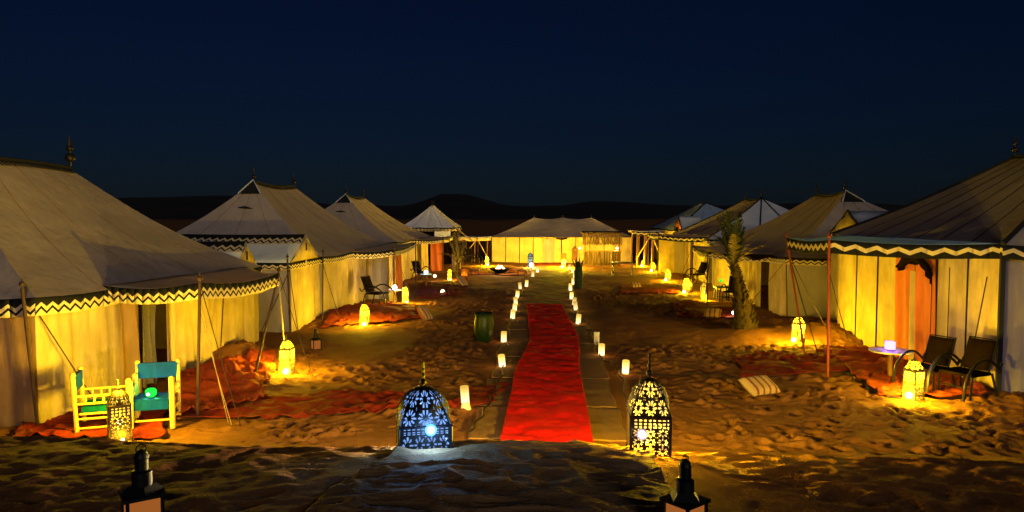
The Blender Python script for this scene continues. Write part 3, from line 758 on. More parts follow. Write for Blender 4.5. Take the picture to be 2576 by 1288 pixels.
# --- right 4
R4 = tent('canvas_tent.007', 'pale blue tent furthest along the right row with black piping', 8.6, 15.4, 50.0, 60.5, 2.5, 4.4, 12.0, 57.0, 59.0, roof='roof_blue', side=-1, near='wall', vent=False, piping=.06, fin=.6, conc=.03, trim=False, gaps=((2, 2.6),))
m = MB()
A4 = annex('tiny white side tent with orange gables beside the pale blue tent', 8.75, 10.2, 49.0, 51.4, 3.42, 2.55, roof='roof_white', band=False, side=-1, val='val_band', slot=False, pipe=.05, gable='orange_cloth')
S4 = thing('screen_wall', 'yellow lit canvas screen with shaded grey middle panel beside the third right tent', 'canvas screen', (7.7, 44.5, 0))
wall_panels(S4, (6.65, 44.6), (7.55, 44.6), 2.2, 'wall', .5, .05); wall_panels(S4, (7.55, 44.7), (8.5, 44.7), 2.2, 'wall_shade_grey', 1, .03)
wall_panels(S4, (8.3, 43.0), (9.2, 42.4), 2.2, 'wall', .5, .05)

# ------------------------------------------------------------------ pergolas and reed booth
def shade_frame(label, x0, x1, y, z, depth, posts, val):
    t = thing('shade_frame', label, 'pergola', ((x0+x1)/2, y, 0))
    for i in range(posts):
        x = x0+(x1-x0)*i/(posts-1)
        for yy in (y, y+depth): MB().tube([(x, yy, -.1), (x+.05, yy, z)], .05, 7).build('post', 'oldwood', t, world=True)
    for yy in (y, y+depth): MB().tube([(x0-.2, yy, z), (x1+.2, yy, z+.03)], .05, 7).build('beam', 'wood', t, world=True)
    MB().tube([((x0+x1)/2-.7, y-.05, .7), ((x0+x1)/2+.3, y-.05, z)], .035, 6).build('brace', 'wood', t, world=True)
    MB().tube([((x0+x1)/2+.2, y-.08, z), ((x0+x1)/2+.9, y-.08, .5)], .035, 6).build('brace', 'wood', t, world=True)
    if val:
        a = [Vector((x0-.3, y-.05, z+.1)), Vector(((x0+x1)/2, y-.05, z+.04)), Vector((x1+.3, y-.05, z+.1))]
        valance_strip(t, a, .26, val, name='awning_edge')
        m = MB().grid(lambda u, v: Vector((x0-.3+(x1-x0+.6)*u, y+depth*v, z+.12-.05*math.sin(math.pi*u))), 8, 4); m.build('awning', 'roof_white', t, world=True, thick=.01)
    return t
shade_frame('open wooden frame with pale beam between the white pavilion and the far tent', -6.2, -4.4, 53.2, 1.80, 2.5, 3, 'edge')
shade_frame('wooden posted shade with zigzag edge right of the reed booth', 5.9, 7.4, 49.5, 2.30, 3, 4, 'val_band')
bt = thing('reed_booth', 'reed counter with thatched roof before the far tent', 'booth', (3.95, 51.5, 0))
cx0, cx1, cyb = 2.55, 4.85, 50.6
for x in (cx0, cx1):
    for y in (cyb, cyb+1.2): MB().tube([(x, y, -.1), (x, y, 2.2)], .05, 7).build('post', 'oldwood', bt, world=True)
def reeds(x0, x1, y, z0, z1, n, nm, lean=.03, yj=.05):
    m = MB()
    for i in range(n):
        x = x0+(x1-x0)*(i+random.random())/n; a = random.uniform(-lean, lean); yy = y+random.uniform(-yj, yj)
        m.tube([(x, yy, z0+random.uniform(-.08, .04)), (x+a, yy, z1+random.uniform(-.05, .05))], random.uniform(.012, .028), 4, cap=False)
    o = m.build(nm, 'reed', bt, world=True); o['kind'] = 'stuff'; return o
reeds(cx0-.2, cx1+.2, cyb-.15, 1.48, 2.28, 110, 'thatch', .08); reeds(cx0-.1, cx1+.1, cyb-.05, .05, 1.0, 110, 'reed_front')
m = MB().grid(lambda u, v: Vector((cx0-.25+(cx1-cx0+.5)*u, cyb-.15+1.5*v, 2.2+.15*math.sin(math.pi*v))), 6, 6); m.build('roof', 'reed', bt, world=True, thick=.05)
MB().box(((cx0+cx1)/2, cyb-.02, 1.03), (cx1-cx0+.3, .4, .06)).build('counter_top', 'oldwood', bt, world=True)

# ------------------------------------------------------------------ lanterns
def rosette(u, v, n=8, a=.38, b=.90, core=.14):
    x, y = u*2-1, v*2-1; r = math.hypot(x, y); th = math.atan2(y, x)
    if a < r < b and math.cos(n*th) > -.15+(.5 if r > .72 else 0): return True
    if r > 1.22 and max(abs(x), abs(y)) < .93: return True
    return False
def perf(u, v, cols, rows, kind):
    """True where there is metal"""
    if u < .045 or u > .955 or v < .03 or v > .97: return True
    if kind == 'body':
        uu = (u-.045)/.91; vv = (v-.03)/.94
        if vv > .72:
            w = (vv-.72)/.28; return not ((uu*cols*2.6) % 1 > .42 and .12 < (w*3 % 1) < .62)
        c = (uu*cols) % 1; r = (vv/.72*rows) % 1; return not rosette(c, r, 8)
    c = u*cols % 1; r = v*rows % 1
    if c < .06 or c > .94: return True
    return not rosette(c, r, 10, .34, .88)
def make_lantern(name, label, w, hb, hd, hf, metal, glow, res=34, bulb='bulb_white', bulb_at=(0, 0, .2), br=.03, cols=2, rows=2, dcols=2, drows=2, power=40, lcol=WARM, group=None, rim=.012, lr=.05, lamp_at=None):
    t = thing(name, label, 'lantern', group=group)
    h = w/2
    nvb = max(8, int(res*hb/w)); m = MB()
    sides = [((-h, -h), (h, -h)), ((h, -h), (h, h)), ((h, h), (-h, h)), ((-h, h), (-h, -h))]
    for a, b in sides:
        m.grid(lambda u, v: Vector((a[0]+(b[0]-a[0])*u, a[1]+(b[1]-a[1])*u, .03+hb*v)), res, nvb, mask=lambda u, v: perf(u, v, cols, rows, 'body'))
    m.build('body', metal, t, smooth=False, thick=.004)
    def dome(a, b, s=1.0):
        def f(u, v):
            k = max(0, 1-v**2.3)**.55
            px, py = a[0]+(b[0]-a[0])*u, a[1]+(b[1]-a[1])*u
            l = math.hypot(px, py); cx, cy_ = px/l*h*1.06, py/l*h*1.06; q = min(1, v*2.2)
            x, y = (px*(1-q)+cx*q)*k*s, (py*(1-q)+cy_*q)*k*s
            return Vector((x, y, .03+hb+hd*v*s))
        return f
    m = MB(); nvd = max(8, int(res*hd/w*1.2))
    for a, b in sides: m.grid(dome(a, b), res, nvd, mask=lambda u, v: v > .93 or perf(u, v, dcols, drows, 'dome'))
    m.build('dome', metal, t, smooth=False, thick=.004)
    m = MB()
    for z, hh, e in ((.015, .03, .03), (.03+hb, .022, .02)):
        m.tube([(-h-e/2, -h, z), (h+e/2, -h, z)], rim, 6).tube([(h, -h-e/2, z), (h, h+e/2, z)], rim, 6).tube([(h+e/2, h, z), (-h-e/2, h, z)], rim, 6).tube([(-h, h+e/2, z), (-h, -h-e/2, z)], rim, 6)
    for sx in (-h, h):
        for sy in (-h, h): m.tube([(sx, sy, 0), (sx, sy, hb+.03)], rim*.9, 6)
    for a, b in sides:
        f = dome(a, b); m.tube([f(0, i/10)*1.0 for i in range(11)], rim*.7, 5)
        if res > 24: m.tube([f(.5, i/10)+Vector((0, 0, .003)) for i in range(11)], rim*.45, 5)
    m.build('frame', metal, t)
    zt_ = .03+hb+hd; s = hf
    MB().tube([(0, 0, zt_-.03), (0, 0, zt_+s)], .008+.01*w, 6).ball((0, 0, zt_+.18*s), .10*s+.01, 8).ball((0, 0, zt_+.48*s), .075*s, 8).ball((0, 0, zt_+.74*s), .055*s, 8).lathe([(.03*s+.004, 0), (.003, .25*s)], (0, 0, zt_+.78*s), 8).build('finial', metal, t)
    if glow:
        m = MB(); g_ = .93
        for a, b in sides:
            m.grid(lambda u, v: Vector(((a[0]+(b[0]-a[0])*u)*g_, (a[1]+(b[1]-a[1])*u)*g_, .035+hb*v)), 4, 2)
            f = dome(a, b)
            m.grid(lambda u, v: Vector((f(u, v).x*g_, f(u, v).y*g_, f(u, v).z-.012)), 8, 8)
        m.build('glow_liner', glow, t)  # added glowing shell that makes the pierced holes look lit
    MB().ball(bulb_at, br, 8).build('bulb', bulb, t)
    MB().ball(bulb_at, br*1.55, 8).build('bulb_halo', 'halo_blue' if bulb == 'bulb_blue' else 'halo_pink', t)  # added tinted glow shell standing in for the glare round the bulb
    lamp(t, lamp_at or bulb_at, power, lcol, max(lr, br*1.15))
    return t
# the two big ones on the crest
bl = make_lantern('floor_lantern', 'wide black pierced lantern glowing blue white left of the red carpet', .55, .30, .37, .26, 'iron', 'glow_ice', 56, 'bulb_blue', (.05, -.335, .31), .040, 4, 1, 3, 2, 22, (.22, .50, 1), 'two big floor lanterns on the crest')
bl.location = P(1066, 1121, 1.0); bl.location.z = gz(bl.location.x, bl.location.y)-.005; bl.rotation_euler.z = R(14)
rl = make_lantern('floor_lantern.001', 'tall black pierced lantern glowing gold right of the red carpet', .42, .42, .38, .26, 'brass', 'glow_gold', 60, 'bulb_white', (-.09, -.225, .27), .038, 3, 3, 3, 2, 70, WARM, 'two big floor lanterns on the crest', lamp_at=(0, 0, .3))
rl.location = P(1631, 1134, .95); rl.location.z = gz(rl.location.x, rl.location.y)-.005; rl.rotation_euler.z = R(-2)
MB().ball((.04, .58, -.04), .03, 8).build('bulb', 'bulb_warm', rl); lamp(rl, (.04, .58, -.03), 560, WARM, .04)  # extra bulb and light added behind the lantern to brighten the sand
MB().ball((-.1, .58, -.04), .025, 8).build('bulb', 'bulb_warm', bl); lamp(bl, (-.1, .58, -.03), 130, (1, .72, .32), .04)  # hidden warm bulb added at the back to light the sand
# the tall slim ones standing about the camp
tall = make_lantern('tall_lantern', 'x', .23, .50, .19, .10, 'tin', 'glow_warm', 16, 'bulb_white', (.05, -.18, .10), .042, 2, 4, 2, 1, 20, WARM, 'slim lanterns about the camp', rim=.012, lr=.07)
lamp(tall, (0, 0, .44), 100, WARM, .155, 'body_light')
TL = [
    (722, 940, 1.08, 'lit slim lantern at the corner of the near left tent below the rope', 120, 1),
    (917, 820, 1.0, 'lit slim lantern on the rug edge near the second left tent', 110, 1),
    (1019, 768, 1.0, 'lit slim lantern right of the left metal armchair', 110, 1),
    (1131, 708, .9, 'lit lantern beside the far left palm trunk', 60, .9),
    (1225, 672, .95, 'lit lantern left of the fire bowl near the wooden frame', 220, 1.3),
    (2008, 868, 1.0, 'lit slim lantern under the corner of the near right canopy', 170, 1),
    (2297, 1012, 1.05, 'lit slim lantern on the rug before the right armchairs', 115, 1),
    (1727, 738, 1.0, 'bright lantern at front left of the third right tent', 120, 1.2),
    (1680, 709, .9, 'bright lantern before the yellow canvas screen', 100, 1.3),
    (1643, 686, .8, 'bright lantern second from the dark table at right', 90, 1.5),
    (1617, 673, .6, 'bright lantern nearest the dark table at right', 80, 1.8),
    (1418, 674, .85, 'bright lantern right of the far tent entrance', 900, 1.6)]
for i, (px, py, sc, lb, pw, bs) in enumerate(TL):
    t = tall if i == 0 else copy_tree(tall); p = P(px, py); t.location = (p.x, p.y, gz(p.x, p.y)); t.scale = (sc,)*3; t['label'] = lb; t.rotation_euler.z = random.uniform(-.1, .3) if px < 1400 else random.uniform(-1.3, -.9)
    for ch in t.children:
        if ch.type == 'LIGHT':
            ch.data = ch.data.copy(); ch.data.energy = pw*LAMPS*(1.45 if ch.name.startswith('body') else .22)
        if ch.name.startswith('bulb'): ch.scale = (bs,)*3; ch.location = Vector((.05, -.18, .10))*(1-bs)
for px, py, sc, lb, pw in ((1770, 757, 1.0, 'yellow lantern without bulb glare beside the far right palm rug', 25), ):
    t = copy_tree(tall); p = P(px, py); t.location = (p.x, p.y, gz(p.x, p.y)); t.scale = (sc,)*3; t['label'] = 'steady yellow lantern left of the small tables by the palm'
    for ch in t.children:
        if ch.type == 'LIGHT': ch.data = ch.data.copy(); ch.data.energy = pw*LAMPS*.5
        if ch.name.startswith('bulb'): ch.scale = (.4,)*3; ch.location = Vector((.05, -.17, .10))*.6+Vector((0, .17, .2))
# near the blue chairs: dark pierced with golden light
nl = make_lantern('tall_lantern.020', 'pierced golden lantern standing in front of the blue chairs', .30, .56, .20, .16, 'brass', 'glow_warm', 30, 'bulb_warm', (0, -.02, .30), .03, 2, 3, 2, 1, 60, WARM, 'slim lanterns about the camp', rim=.01)
MB().ball((.02, -.26, .09), .025, 8).build('bulb', 'bulb_warm', nl); lamp(nl, (.02, -.26, .10), 6, WARM, .03); lamp(nl, (0, 0, .95), 60, WARM, .13)  # added front bulb and raised unseen light to brighten the tent wall
p = P(302, 1118); nl.location = (p.x, p.y, gz(p.x, p.y)+.0); nl.rotation_euler.z = R(35)
# blue lit one at the end of the path
el = make_lantern('tall_lantern.021', 'pale blue lit lantern left of the far tent entrance', .34, .70, .22, .1, 'iron', 'glow_blue', 14, 'bulb_white', (.08, -.25, .16), .12, 2, 4, 2, 1, 650, (1, .7, .1), 'slim lanterns about the camp')
p = P(1334, 672); el.location = (p.x, p.y, gz(p.x, p.y))
# black house shaped lanterns, near the camera and on the sand
def house_lantern(name, label, s=1.0):
    t = thing(name, label, 'lantern', group='black house shaped lanterns')
    w = .22*s; h = w/2; hb = .26*s
    m = MB()
    for x in (-h, h):
        for y in (-h, h): m.box((x, y, .03*s+hb/2), (.022*s, .022*s, hb))
    m.box((0, 0, .015*s), (w+.04*s, w+.04*s, .03*s)); m.build('frame', 'iron', t, smooth=False)
    for a in range(4):
        ang = a*math.pi/2; c, n_ = math.cos(ang), math.sin(ang)
        MB().box((c*h*.95, n_*h*.95, .03*s+hb/2), (.004, w-.03*s, hb-.02*s) if a % 2 == 0 else (w-.03*s, .004, hb-.02*s)).build('pane', 'pane', t, smooth=False)
    z = .03*s+hb
    MB().box((0, 0, z+.012*s), (w+.05*s, w+.05*s, .024*s)).lathe([(w*.66, .024*s), (w*.40, .075*s)], (0, 0, z), 4).build('roof', 'iron', t, smooth=False)
    MB().lathe([(.068*s, 0), (.068*s, .10*s), (.045*s, .11*s), (.045*s, .19*s), (.05*s, .195*s), (.05*s, .21*s), (.03*s, .245*s), (.006, .26*s)], (0, 0, z+.07*s), 16).build('chimney', 'iron', t)
    MB().tube([(.035*s*math.cos(q), 0, z+.33*s+.035*s*math.sin(q)) for q in [i*math.pi/5 for i in range(11)]], .004, 5, cap=False).build('ring_handle', 'iron', t)
    return t
h1 = house_lantern('lantern', 'black lantern with amber panes at the bottom left of the foreground', 1.0)
def stand_at(o, px, py, z=1.8):
    for _ in range(12):
        q = P(px, py, z); z = gz(q.x, q.y)
    o.location = (q.x, q.y, z)
h1.rotation_euler.z = R(38); h1.scale = (1.06,)*3; stand_at(h1, 361, 1345)
h2 = copy_tree(h1); h2.rotation_euler.z = R(42); h2.scale = (.98,)*3; stand_at(h2, 1722, 1355)
h2['label'] = 'black lantern with amber panes at the bottom right of the foreground'
h3 = copy_tree(h1); q = P(795, 877); h3.location = (q.x, q.y, gz(q.x, q.y)); h3.scale = (.9,)*3; h3['label'] = 'small dark lantern alone on the sand beyond the near left tent'

# ------------------------------------------------------------------ candles along the path
def make_candle(nm='candle_cup'):
    t = thing(nm, 'x', 'candle', group='candle cups lining the path')
    MB().lathe([(.070, .0), (.072, .02), (.078, .31), (.074, .33), (.02, .33)], n=18).build('shade', 'candle', t)
    MB().lathe([(.078, -.004), (.080, .03)], n=18).build('base', 'plastic', t)
    lamp(t, (0, 0, .17), 1.2, AMBER, .13)
    return t
cd = make_candle(); first = True
left = [(1264, 925), (1267, 862), (1289, 804), (1294, 784), (1298, 768), (1301, 751), (1309, 729), (1324, 723), (1340, 698), (1352, 686), (1341, 679)]
right = [(1573, 942), (1513, 896), (1454, 818), (1449, 783), (1444, 769), (1438, 755), (1435, 733), (1442, 717), (1446, 702), (1440, 688), (1432, 679)]
ordn = ['first', 'second', 'third', 'fourth', 'fifth', 'sixth', 'seventh', 'eighth', 'ninth', 'tenth', 'last']
for row, nm in ((left, 'left'), (right, 'right')):
    for i, (px, py) in enumerate(row):
        t = cd if first else copy_tree(cd); first = False
        p = P(px, py); t.location = (p.x, p.y, gz(p.x, p.y)+.01); t.rotation_euler = (random.uniform(-.09, .09), random.uniform(-.11, .11), 0)
        t.scale = (1, 1, random.uniform(.88, 1.12))
        t['label'] = f'{ordn[i]} lit candle cup counting from the near end of the {nm} row along the path'
t = copy_tree(cd); p = P(1171, 1030); t.location = (p.x, p.y, gz(p.x, p.y)+.09); t['label'] = 'lit candle cup on a white stand beside the blue white lantern'; t.scale = (1, 1, .95); t.rotation_euler = (0, R(-4), 0)
for c in t.children:
    if c.name.startswith('base'): pass
MB().lathe([(.10, -.12), (.075, -.005)], n=16).build('stand', 'plastic', t)
t = copy_tree(cd); p = P(1596, 1015); t.location = (p.x, p.y, gz(p.x, p.y)); t['label'] = 'lit candle cup half hidden behind the gold lantern'; t.rotation_euler = (0, R(6), 0)
un = thing('candle_cup.040', 'unlit white candle cup at the bend of the right row', 'candle', group='candle cups lining the path')
p = P(1501, 866); un.location = (p.x, p.y, gz(p.x, p.y)); MB().lathe([(.072, 0), (.078, .33), (.07, .335), (.02, .33)], n=18).build('shade', 'plastic', un)

# ------------------------------------------------------------------ pot, fire bowl, tables
t = thing('clay_pot', 'large dark green glazed jar standing on the sand left of the path', 'jar', (P(1217, 860).x, P(1217, 860).y, 0)); t.location.z = gz(t.location.x, t.location.y)-.01
MB().lathe([(.15, 0), (.20, .06), (.25, .25), (.275, .42), (.268, .58), (.245, .70), (.25, .76), (.262, .80), (.25, .815), (.215, .80), (.21, .70), (.1, .6)], n=32).build('body', 'green_glaze', t)
for z, r in ((.72, .248),):
    MB().tube([(r*math.cos(i*math.pi/16), r*math.sin(i*math.pi/16), z) for i in range(33)], .010, 6, cap=False).build('band', 'green_glaze', t)
p = P(1258, 687)
fb = thing('fire_bowl', 'burning fire bowl on the rug left of the path end', 'fire bowl', (p.x, p.y, 0))
MB().lathe([(.25, 0), (.3, .03), (.62, .25), (.66, .30), (.58, .28), (.2, .1)], n=24).build('bowl', 'iron', fb)
m = MB()
for i in range(9):
    a = i*.7; m.tube([(.25*math.cos(a), .2*math.sin(a), .22), (.15*math.cos(a+1), .15*math.sin(a), .34), (.12*math.cos(a+1.3), .1, .42+.08*random.random())], [.09, .06, .006], 6)
m.build('flames', 'fire', fb)
MB().tube([(-.3, 0, .27), (.3, .1, .3)], .05, 6).tube([(-.1, .3, .27), (.1, -.3, .3)], .05, 6).build('log', 'char', fb)
lamp(fb, (0, -.1, .7), 60, (1, .5, .12), .2)
def stool_seat(px, py, lb, s=1, rz=0):
    p = P(px, py); t = thing('low_stool', lb, 'stool', (p.x, p.y, gz(p.x, p.y)), rz, 'low seats around the fire bowl')
    MB().box((0, 0, .33*s), (.55*s, .45*s, .06)).build('seat', 'oldwood', t, smooth=False)
    for x in (-.2, .2):
        for y in (-.16, .16): MB().box((x*s, y*s, .15*s), (.05, .05, .31*s)).build('leg', 'oldwood', t, smooth=False)
stool_seat(1195, 692, 'low dark stool left of the fire bowl'); stool_seat(1312, 694, 'low dark stool right of the fire bowl near the path')
def table(px, py, lb, w, d, h, mat='iron', rz=0):
    p = P(px, py); t = thing('low_table', lb, 'table', (p.x, p.y, gz(p.x, p.y)), rz)
    MB().box((0, 0, h-.02), (w, d, .04)).build('table_top', mat, t, smooth=False)
    for x in (-w/2+.04, w/2-.04):
        for y in (-d/2+.04, d/2-.04): MB().box((x, y, h/2-.02), (.05, .05, h)).build('leg', mat, t, smooth=False)
    for z in (.3*h,): MB().box((0, -d/2+.04, z), (w-.1, .03, .03)).build('stretcher', mat, t, smooth=False)
    return t
table(1565, 694, 'dark square table right of the path near the reed booth', 1.15, .7, .78)
table(1815, 757, 'small dark table with green lamp behind the young palm', .55, .5, .55)
def small_lamp(px, py, z, mat, lb, colr, pw, r=.06, sz=1.2, dz=None):
    p = P(px, py, z); t = thing('small_lamp', lb, 'lamp', (p.x, p.y, z), group='small coloured lamps')
    MB().lathe([(r*.7, -r*1.2), (r*.8, -r*1.0)], n=12).build('base', 'iron', t)
    MB().lathe([(r*.8, -r), (r, -r*.3), (r, r*.8), (r*.7, r*1.1), (.005, r*1.15)], n=14).build('shade', mat, t)
    lamp(t, (0, 0, 0), pw, colr, r*1.3)
    return t
small_lamp(1813, 706, .63, 'bulb_green', 'tiny green lamp on the dark table behind the palm', (.2, 1, .4), 2)
# round white table with violet lamp
def round_table(px, py, lb, s=1.0, h=.62):
    p = P(px, py); z0 = gz(p.x, p.y); t = thing('round_table', lb, 'table', (p.x, p.y, z0))
    MB().lathe([(.40*s, h-.03), (.42*s, h-.02), (.42*s, h), (.40*s, h+.005)], n=28).build('table_top', 'white_table', t)
    MB().lathe([(.22*s, 0), (.20*s, .025), (.05, .04), (.045, h-.03)], n=16).build('pedestal', 'oldwood', t)
    return t
rt = round_table(2238, 960, 'round pale table carrying the violet lamp near the right armchairs')
q = rt.location; vl = thing('small_lamp', 'violet cube lamp on the round pale table', 'lamp', (q.x-.02, q.y-.02, q.z+.63), group='small coloured lamps')
MB().box((0, 0, .09), (.15, .15, .17)).build('shade', 'bulb_violet', vl, smooth=False); MB().box((0, 0, .007), (.16, .16, .012)).build('base', 'iron', vl); lamp(vl, (0, 0, .09), 6, (.5, .25, 1), .13)
rt2 = round_table(993, 765, 'small round table with pinkish lamp by the left metal armchair', .6, .55)
q = rt2.location
for (loc, mt, lb, c, pw, r) in (((q.x, q.y, q.z+.64), 'bulb_white', 'pinkish white lamp on the table by the left armchair', (.9, .6, 1), 8, .09),):
    t = thing('small_lamp', lb, 'lamp', loc, group='small coloured lamps'); MB().ball((0, 0, 0), r, 10).build('globe', mt, t); MB().lathe([(r*.8, -r), (r*.6, -r*.75)], n=10).build('base', 'iron', t); lamp(t, (0, 0, 0), pw, c, r*1.25)
rt3 = round_table(1072, 722, 'small round table with blue lamp before the third left tent', .7, .6); q = rt3.location
for (loc, mt, lb, c, pw, r) in (((q.x, q.y, q.z+.70), 'bulb_blue', 'blue globe lamp on the table before the third left tent', (.3, .6, 1), 8, .09),
                                ((P(1094, 712).x, P(1094, 712).y, .36), 'bulb_warm', 'small amber lamp by the orange stool before third left tent', (1, .6, .3), 6, .08),
                                ((P(1114, 740).x, P(1114, 740).y, .10), 'bulb_warm', 'amber lamp lying on the sand before the third left tent', (1, .6, .3), 8, .10),
                                ((P(1850, 797).x-.05, P(1850, 797).y, .14), 'bulb_white', 'pinkish white lamp on the sand left of the young palm foot', (1, .6, .3), 7, .07),
                                ((P(1480, 640, 1.35).x, 50.95, 1.20), 'bulb_warm', 'left lamp on the reed booth counter', (1, .62, .1), 70, .09),
                                ((4.75, 50.95, 1.20), 'bulb_warm', 'right lamp on the reed booth counter', (1, .62, .1), 90, .09)):
    t = thing('small_lamp', lb, 'lamp', loc, group='small coloured lamps'); MB().ball((0, 0, 0), r, 10).build('globe', mt, t); MB().lathe([(r*.8, -r), (r*.6, -r*.75)], n=10).build('base', 'iron', t); lamp(t, (0, 0, 0), pw, c, r*1.25)

# ------------------------------------------------------------------ chairs
def armchair(name, lb, px, py, rz, s=1.0):
    """metal armchair with hooped arms; faces local -Y"""
    p = P(px, py); t = thing(name, lb, 'chair', (p.x, p.y, gz(p.x, p.y)), rz, 'metal armchairs with hooped arms'); w = .30*s
    MB().box((0, 0, .42*s), (2*w, .55*s, .05*s)).build('seat', 'brown_cloth', t, smooth=False)
    def bk(u, v): return Vector((-w*.8+1.6*w*u, .28*s+.22*s*v-.04*math.sin(math.pi*u), .46*s+.52*s*v))
    MB().grid(bk, 6, 8).build('backrest', 'brown_cloth', t, thick=.05*s)
    MB().tube([(-w*.85, .27*s, .42*s), (-w*.85, .51*s, 1.0*s), (w*.85, .51*s, 1.0*s), (w*.85, .27*s, .42*s)], .02*s, 6).build('back_frame', 'iron', t)
    for sx in (-1, 1):
        a = [Vector((sx*(w+.05*s), .50*s-1.0*s*(i/12), (.36+.34*math.sin(math.pi*i/12)**.7)*s)) for i in range(13)]
        a[0].z = .60*s
        a = [v for v in a if v.z > .35*s]
        a.append(Vector((sx*(w+.05*s), -.55*s, .02)))
        MB().tube(a, .024*s, 7).build('armrest', 'iron', t)
        MB().tube([(sx*w, .30*s, .42*s), (sx*(w+.03), .42*s, 0)], .02*s, 6).build('leg', 'iron', t)
        MB().tube([(sx*w, -.26*s, .42*s), (sx*w, -.28*s, 0)], .02*s, 6).build('leg', 'iron', t)
    MB().tube([(-w, -.28*s, .2*s), (w, -.28*s, .2*s)], .014*s, 6).build('stretcher', 'iron', t)
    return t
armchair('metal_armchair', 'left one of the two dark metal armchairs before the right tent', 2330, 985, R(-58), 1.0)
armchair('metal_armchair.001', 'right one of the two dark metal armchairs close to the tent corner', 2425, 1002, R(-62), 1.05)
armchair('metal_armchair.002', 'dark metal armchair on the rug before the second left tent', 950, 770, R(70), 1.1)
armchair('metal_armchair.003', 'dark metal armchair before the third right tent', 1752, 712, R(-60), 1.05)
armchair('metal_armchair.004', 'dark armchair deep in the shade behind the palm at right', 1842, 762, R(-30), 1.0)
armchair('metal_armchair.005', 'dark armchair in front of the third left tent doorway', 1060, 705, R(50), 1.0)
armchair('metal_armchair.006', 'dark armchair by the wooden frame near the fire bowl', 1190, 668, R(40), 1.1)
def wood_chair(name, lb, loc, rz, w=.62, d=.72, cush='teal'):
    """turned wooden chair with posts and blue panels; faces local -Y"""
    t = thing(name, lb, 'chair', loc, rz, 'blue and yellow wooden chairs')
    h = w/2
    for sx in (-1, 1):
        MB().tube([(sx*h, d/2, 0), (sx*h, d/2+.04, .98)], .035, 8).ball((sx*h, d/2+.04, 1.0), .045, 6).build('post', 'wood', t)
        MB().tube([(sx*h, -d/2, 0), (sx*h, -d/2, .80)], .045, 8).ball((sx*h, -d/2, .82), .05, 6).build('post', 'wood', t)
        for z in (.66, .54): MB().tube([(sx*h, -d/2, z), (sx*h, d/2, z)], .02, 6).build('arm_rail', 'wood', t)
        for i in range(1, 6):
            y = -d/2+d*i/6; MB().tube([(sx*h, y, .54), (sx*h, y, .66)], .018, 6).build('spindle', 'wood', t)
        for z in (.15, .30): MB().tube([(sx*h, -d/2, z), (sx*h, d/2, z)], .018, 6).build('stretcher', 'wood', t)
    for z in (.15,): MB().tube([(-h, -d/2, z), (h, -d/2, z)], .018, 6).build('stretcher', 'wood', t)
    MB().box((0, d/2+.03, .86), (w+.02, .05, .26)).build('back_panel', 'blue', t, smooth=False)
    MB().box((0, 0, .37), (w-.06, d-.06, .03)).build('seat', 'wood', t, smooth=False)
    MB().box((0, -.01, .44), (w-.08, d-.10, .10)).build('cushion', cush, t)
    MB().box((0, -d/2-.01, .40), (w-.1, .03, .14)).build('front_rail', 'blue', t, smooth=False)
    return t
ca = P(243, 1095); wood_chair('wooden_chair', 'yellow wooden chair with teal cushion seen from its side at left', (ca.x, ca.y+.3, gz(ca.x, ca.y+.3)), R(112), .56, .76)
cb = P(362, 1082); wood_chair('wooden_chair.001', 'wooden chair with wide blue back panel facing the camera', (cb.x, cb.y+.35, gz(cb.x, cb.y+.3)), R(18), .64, .60, 'blue')
gl = thing('small_lamp', 'glowing green lamp on the seat of the blue chair', 'lamp', (cb.x-.02, cb.y+.28, gz(cb.x, cb.y)+.56), group='small coloured lamps')
MB().lathe([(.05, -.06), (.085, -.03), (.09, .05), (.06, .08), (.02, .085)], n=14).build('shade', 'bulb_green', gl); MB().lathe([(.06, -.075), (.06, -.06)], n=12).build('base', 'iron', gl)
MB().ball((0, -.085, .0), .022, 8).build('bulb', 'bulb_white', gl); lamp(gl, (0, 0, 0), 5, (.1, 1, .3), .12)

# ------------------------------------------------------------------ pillows
def pillow(px, py, lb, w, d, h, rz, mat='pillow', tilt=0, lift=0):
    p = P(px, py); m = MB()
    for sgn in (1, -1):
        def f(u, v):
            a, b = u*2-1, v*2-1; k = ((1-a**4)*(1-b**4))**.5; e = 1-.06*(1-abs(a*b))*0
            return Vector((a*w/2*(1-.06*(1-b*b)), b*d/2*(1-.06*(1-a*a)), sgn*h/2*k))
        m.grid(f, 12, 12)
    o = m.build('pillow', mat); o.location = (p.x, p.y, gz(p.x, p.y)+lift+h*.4); o.rotation_euler = (tilt, 0, rz); tag(o, lb, 'pillow', 'pillows on the sand'); return o
pillow(1910, 1000, 'striped red and cream pillow lying on the sand right of the gold lantern', .72, .50, .22, R(28), tilt=R(28), lift=.12)
pillow(1793, 806, 'pale pillow lying left of the palm foot', .55, .4, .2, R(-20), tilt=R(30), lift=.08)
pillow(1068, 806, 'leaning striped pillow at the rug end of the second left tent', .5, .6, .16, R(60), tilt=R(50), lift=.16)
pillow(1163, 722, 'dim striped pillow leaning beside the far left palm', .6, .6, .2, R(70), tilt=R(50), lift=.18)
pillow(1600, 722, 'small pillow on the sand before the right lanterns', .55, .4, .2, R(10), tilt=R(30), lift=.05)
pillow(1162, 703, 'orange cushion behind the far left lantern', .7, .5, .3, 0, 'orange_cloth', R(40), .2)

